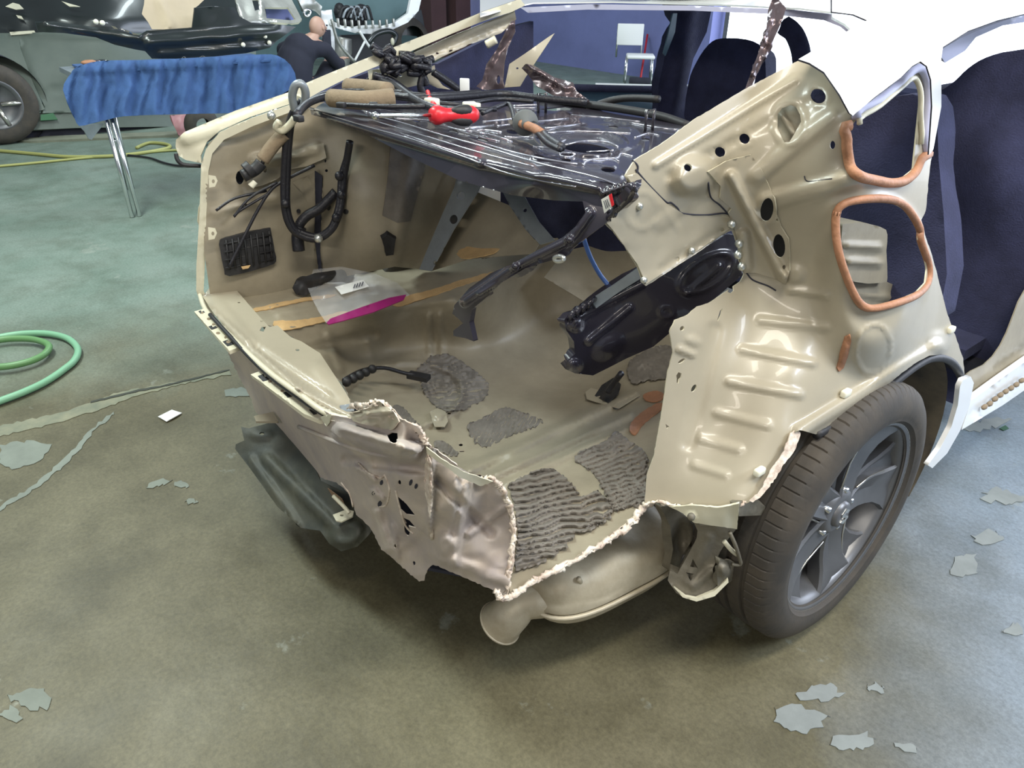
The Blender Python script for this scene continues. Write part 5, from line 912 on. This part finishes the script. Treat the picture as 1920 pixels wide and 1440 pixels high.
# cart corner beneath the cloth
ct = sheet('folded_bracket', [(150, 238), (160, 234), (195, 232), (172, 262), (166, 260), (158, 246)], Field(-4.25, 'x'), 'x', GALV, None, step=6, thick=.02); ct['label'] = 'dark folded metal bracket hanging below the left end of the blue cloth'; ct['category'] = 'bracket'
pk2 = sheet('red_fender_piece', [(320, 216), (352, 214), (360, 232), (372, 240), (366, 250), (345, 262), (334, 252), (326, 236)], Field([(320, 216, -6.0), (352, 214, -6.05), (345, 262, -5.95)], 'x'), 'x', PINK, None, step=5, thick=.02, relief=[('d', 340, 235, 14, 22, 0, .8, .03)])
pk2['label'] = 'faded red body piece standing on the floor under the table'; pk2['category'] = 'body part'
V, F = lathe([(-.05, .06), (-.06, .12), (.0, .15), (.06, .12), (.05, .06)], 28, 'x', tuple(at(378, 234, 'x', -5.5))); sp = meshobj('small_wheel', V, F, RUBBER); sp['label'] = 'small dark wheel standing under the right end of the table'; sp['category'] = 'wheel'
# ============================================================ man crouching behind the table
HC = at(595, 50, 'z', .75); rgt = _rt; fwd = np.array((-.62, .78, 0)); up = np.array((0, 0, 1.))
def W(a, b, c): return HC+rgt*a+fwd*b+up*c
PR = root('person', 'bald man in a dark shirt crouching behind the blue table with his back to us', 'person', tuple(W(0, 0, -.75)))
def skin_body(name, verts, edges, radii, m, lv=2):
    me = bpy.data.meshes.new(name); me.from_pydata([tuple(v) for v in verts], edges, []); o = bpy.data.objects.new(name, me); COL.objects.link(o)
    s = o.modifiers.new('skin', 'SKIN'); s.use_smooth_shade = True
    for i, r in enumerate(radii): me.skin_vertices[0].data[i].radius = (r, r) if np.isscalar(r) else r
    me.skin_vertices[0].data[0].use_root = True
    ss = o.modifiers.new('sub', 'SUBSURF'); ss.levels = lv; ss.render_levels = lv
    me.materials.append(m); o.parent = PR; o.matrix_parent_inverse = Matrix.Translation(-Vector(PR.location)); return o
J = [W(-.22, -.28, -.62), W(-.22, -.24, -.42), W(-.18, -.14, -.25), W(-.08, -.06, -.14), W(-.01, 0, -.06), W(0, .01, .02),
     W(-.38, -.08, -.24), W(-.46, .1, -.44), W(-.30, .34, -.38), W(.08, -.02, -.24), W(.13, .2, -.44), W(.08, .42, -.38),
     W(-.34, .05, -.64), W(-.38, .25, -.32), W(-.38, .12, -.70), W(-.07, .05, -.64), W(0, .28, -.34), W(0, .15, -.70)]
skin_body('body', J, [(0, 1), (1, 2), (2, 3), (3, 4), (4, 5), (3, 6), (6, 7), (7, 8), (3, 9), (9, 10), (10, 11), (0, 12), (12, 13), (13, 14), (0, 15), (15, 16), (16, 17)], [.14, .14, .13, .075, .05, .05, .07, .045, .03, .07, .045, .03, .09, .06, .045, .09, .06, .045], SKIN)
JS = [W(-.22, -.28, -.60), W(-.22, -.24, -.42), W(-.17, -.15, -.25), W(-.09, -.08, -.17), W(-.38, -.10, -.24), W(-.46, .09, -.44), W(-.36, .22, -.41), W(.08, -.03, -.24), W(.13, .18, -.43), W(.10, .3, -.40)]
sh = meshobj('shirt', *join([sweep(cr(JS[:4], 4), [.21, .22, .21, .16, .07], 16), sweep(cr([JS[4], JS[2]+up*.03, JS[7]], 4), [.085, .12, .085], 12), sweep(cr([JS[4], JS[5], JS[6]], 4), [.085, .07, .06], 10), sweep(cr([JS[7], JS[8], JS[9]], 4), [.085, .07, .06], 10)]+[sph(JS[4], .085), sph(JS[7], .085), sph(JS[2], .2)]), SHIRT, PR)
rm = sh.modifiers.new('remesh', 'REMESH'); rm.mode = 'VOXEL'; rm.voxel_size = .018; rm.use_smooth_shade = True; sm_ = sh.modifiers.new('s', 'SMOOTH'); sm_.iterations = 8
skin_body('trousers', [W(-.22, -.26, -.66), W(-.36, .05, -.64), W(-.38, .26, -.34), W(-.38, .14, -.70), W(-.06, .05, -.64), W(.0, .29, -.36), W(.0, .17, -.70)], [(0, 1), (1, 2), (2, 3), (0, 4), (4, 5), (5, 6)], [.17, .11, .08, .06, .11, .08, .06], DARKCAV)
hd = []
V, F = sph((0, 0, 0), (.078, .098, .112), 20, 14); V = np.array(V); V[:, 2] -= .25*np.clip(V[:, 1], 0, 1)*.3; hV = [W(v[0]*.9+v[1]*.4, v[1]*.9-v[0]*.4, v[2]+.0) for v in V]; hd.append((hV, F))
for s in (-1, 1): hd.append(sph(W(s*.075, -.02*s, -.01), (.014, .02, .03), 8, 6))
hd.append(sph(W(.05, .10, -.02), (.014, .02, .02), 8, 6))
h = meshobj('head', *join(hd), SKIN, PR)
meshobj('eyes', *join([sph(W(.015, .098, .01), .011, 6, 4), sph(W(.08, .075, .01), .011, 6, 4)]), DARKCAV, h); meshobj('mouth', *sph(W(.048, .092, -.055), (.02, .008, .005), 8, 4), PINK, h)
def hand(c, s):
    parts = [sph(c, (.035, .045, .018), 10, 6)]
    for k in range(4): b = c+rgt*(-.03+.02*k)+fwd*.035; parts.append(sweep([b, b+fwd*(.03+.004*k)+up*-.004, b+fwd*(.05+.004*k)-up*.02], [.009, .008, .006], 6))
    b = c+rgt*(.032*s); parts.append(sweep([b, b+rgt*.02*s+fwd*.02, b+rgt*.02*s+fwd*.045], [.010, .009, .006], 6)); meshobj('hand', *join(parts), SKIN, PR)
hand(J[8]+fwd*.03, 1); hand(J[11]+fwd*.03, -1)
# ============================================================ stripped car front behind the man
FX = -8.7
FC_ = root('stripped_car_front', 'white car front end stripped to its radiator frame in the far left corner', 'car', (FX, 4.2, 0))
def fx(x, y, v=FX): return at(x, y, 'x', v)
def ft(name, P, r, m, v=FX, **kw): return tube(name, [fx(a, b, v) for a, b in P], r, m, FC_, **kw)
def fs(name, P, m, v=FX, **kw): return sheet(name, P, Field(v, 'x'), 'x', m, FC_, step=kw.pop('step', 6), **kw)
fs('bumper_rim', [(622, 38), (640, 48), (672, 52), (710, 50), (740, 42), (765, 25), (772, -10), (792, -10), (785, 20), (765, 42), (735, 56), (700, 64), (665, 62), (635, 54), (620, 46)], WHITE, FX+.25, thick=.05, relief=[('b', 640, 55, 740, 50, 5, .03)])
for k in range(9): V, F = boxv(fx(634+k*13, 42+4*math.sin(k/8*3.1), FX+.3), (.03, .03, .10), None, .005); meshobj('rim_clip', V, F, SILVER, FC_)
fs('engine_bay', [(560, -20), (770, -20), (762, 20), (735, 42), (690, 50), (640, 46), (610, 30)], TEAL, FX-.6, thick=.1, step=12)
meshobj('engine_cover', *join([sph(fx(650+random.uniform(-16, 30), 28+random.uniform(-12, 14), FX-.1), random.uniform(.05, .10), 8, 6) for k in range(26)]), BLACKM, FC_, kind='stuff')
for k in range(7): ft('engine_hose', [(636+k*7, 34), (642+k*7, 16+k % 3*3), (655+k*6, 14), (662+k*6, 38)], .018, (BLACKM, GALV)[k % 2], FX+.05)
fs('fender_inner', [(738, 48), (790, 18), (800, 70), (760, 66), (720, 70)], DKGREEN, FX-.2, thick=.05)
fs('under_shield', [(640, 66), (700, 64), (735, 58), (742, 75), (740, 95), (700, 120), (660, 120), (640, 100)], BLACKM, FX-.1, thick=.05)
ft('brace_rod', [(622, 36), (635, 80), (665, 116)], .022, SILVER, FX+.35); ft('brace_rod', [(664, 116), (684, 78)], .016, CARD, FX+.35); ft('brace_rod', [(674, 58), (690, 84), (698, 92)], .02, CARD, FX+.35)
fs('frame_upright', [(602, 20), (622, 18), (626, 50), (628, 90), (625, 132), (612, 132), (612, 90), (604, 60)], WHITE, FX+.2, thick=.05, relief=[('n', 10, .04, 3)])
fs('frame_upright', [(606, 56), (620, 56), (622, 96), (612, 100), (606, 90)], DARKCAV, FX+.35, thick=.03)
ft('silver_canister', [(642, 70), (640, 95), (636, 128)], [.13, .15, .12], SILVER, FX); 
ft('shroud_arc', [(690, 80), (705, 64), (728, 58), (742, 66), (738, 82)], .035, DKGREEN, FX+.3, n=10); meshobj('orange_lamp', *sph(fx(736, 78, FX+.4), (.03, .03, .05), 8, 6), CREAM, FC_)
V, F = lathe([(-.1, .2), (-.12, .27), (.0, .31), (.1, .27), (.1, .2)], 32, 'x', tuple(fx(768, 76, FX-.1))); meshobj('tyre', V, F, RUBBER, FC_)
fs('support_bracket', [(575, 14), (592, 22), (600, 30), (604, 12), (590, 0), (560, -15), (545, -15), (560, 2), (570, 22)], SILVER, FX+.3, thick=.04, relief=[('n', 10, .04, 2)])
ft('tie_ring', [(570, 22), (576, 18), (582, 22), (578, 30), (571, 29), (570, 22)], .02, CHROME, FX+.45)
# silver bonnet panel leaning between
HDP = sheet('bonnet_panel', [(440, -15), (540, -15), (550, 5), (560, 24), (566, 36), (560, 42), (548, 44), (520, 42), (470, 44), (452, 38), (445, 20)], Field([(440, 0, -6.4), (560, 0, -6.6), (600, 46, -6.3), (450, 40, -6.2)], 'x'), 'x', SILVER, None, step=5, thick=.02, rim=CREAM, holes=[[(472, -2), (484, -2), (486, 18), (478, 20)], [(496, 14), (540, 14), (554, 36), (545, 38), (500, 34)]],
            relief=[('b', 446, 10, 456, 36, 3, .02), ('b', 456, 36, 540, 42, 3, .02), ('b', 490, 0, 493, 38, 3, .02), ('n', 26, .02, 2)])
HDP['label'] = 'silver underside of a bonnet panel propped behind the black bumper cover'; HDP['category'] = 'bonnet'
sheet('bonnet_liner', [(498, 10), (542, 12), (556, 38), (500, 36)], Field(-6.65, 'x'), 'x', WALLB, HDP, step=8, thick=.01)
# ============================================================ chair and broom by the far wall
b0 = at(1190, 158, 'z', 0); cr_, cf_ = np.array((.70, .71, 0)), np.array((-.71, .70, 0)); cs = .88
CH = root('dining_chair', 'lone pale vinyl chair with chrome legs against the blue wall', 'chair', tuple(b0))
def C3(a, b, c): return b0+cs*(cr_*a+cf_*b+np.array((0, 0, c)))
V, F = boxv((0, 0, 0), (.42, .40, .05), None, .02); meshobj('seat', [C3(v[0]+.05, v[1], v[2]+.40) for v in V], F, CARD, CH)
V, F = boxv((0, 0, 0), (.40, .03, .30), None, .012); meshobj('backrest', [C3(v[0]-.12, v[1]+.2, v[2]+.68) for v in V], F, CARD, CH)
for a, b in ((-.16, -.18), (.24, -.18), (-.16, .2), (.24, .2)):
    meshobj('leg', *sweep([C3(a, b, 0), C3(a*.95, b*.95, .38)], .013, 8), CHROME, CH)
for s in (-.31, .07): meshobj('back_post', *sweep([C3(s, .2, .36), C3(s, .21, .82)], .013, 8), CHROME, CH)
bm_ = root('broom', 'thin red broom handle leaning on the wall beside the pale chair', 'broom', tuple(at(1203, 150, 'z', 0)))
g0 = at(1200, 157, 'z', 0); g1 = at(1214, 65, 'y', 7.2); meshobj('handle', *sweep([g0+(0, 0, .05), g1], .014, 8), RED, bm_); V, F = boxv(g0+np.array((0, 0, .04)), (.3, .05, .08), rotz(40), .01); meshobj('head', V, F, DARKCAV, bm_)
bd = box('pale_board', at(1180, 160, 'z', .015), (.9, .07, .03), CARD, None, rotz(45)); bd['label'] = 'thin white board on the floor under the pale chair'; bd['category'] = 'board'
# ============================================================ hoses and card on the floor
GZ = .017
gh = tube('air_hose', [at(x, y, 'z', GZ) for x, y in ((-40, 640), (0, 632), (40, 626), (80, 625), (110, 629), (132, 638), (146, 655), (140, 675), (118, 694), (85, 716), (45, 735), (0, 752), (-60, 775))], .0135, GREENH, None, n=10, sub=8); gh['label'] = 'pale green air hose in an open loop on the floor at the left edge'; gh['category'] = 'hose'
gh2 = tube('hose_coil', [at(x, y, 'z', GZ+.012) for x, y in ((-60, 645), (-20, 640), (20, 635), (60, 636), (85, 643), (92, 652), (82, 665), (60, 676), (30, 684), (0, 688), (-50, 690))], .0135, mat('olive_green_hose', (.12, .26, .10), .45), None, n=10, sub=8); gh2['label'] = 'darker green hose forming the inner loop at the left edge'; gh2['category'] = 'hose'
yh = tube('air_hose', [at(x, y, 'z', .014) for x, y in ((-30, 280), (60, 288), (130, 294), (200, 293), (240, 290), (290, 283), (318, 276), (310, 270), (280, 268), (256, 277))]+[], .014, YELH, None, n=8); yh['label'] = 'yellow air hose running across the floor behind the table leg'; yh['category'] = 'hose'
yh2 = tube('air_hose', [at(x, y, 'z', .011) for x, y in ((-30, 314), (60, 306), (150, 297), (230, 290), (320, 282), (345, 283))], .010, YELH, None, n=8); yh2['label'] = 'thin olive hose crossing the floor just in front of the yellow hose'; yh2['category'] = 'hose'
dc = tube('power_cord', [at(x, y, 'z', .012) for x, y in ((240, 291), (280, 296), (310, 306), (340, 311), (385, 310))], .009, BLACKM, None, n=8); dc['label'] = 'dark cord on the floor leading behind the tail of the white car'; dc['category'] = 'cord'
cd_ = sheet('card', [(296, 781), (322, 768), (341, 774), (312, 790)], Field(.006, 'z'), 'z', CARD, None, step=6, thick=.003, relief=[('d', 318, 778, 30, 14, 0, 1, .004)]); cd_['label'] = 'small white card lying on the bare floor left of the white car'; cd_['category'] = 'card'
lf = sheet('leaf_scrap', [(1874, 803), (1885, 797), (1892, 803), (1882, 807)], Field(.004, 'z'), 'z', mat('dark_green_scrap', (.02, .08, .04), .6), None, step=5); lf['label'] = 'tiny dark green scrap on the floor right of the car sill'; lf['category'] = 'scrap'
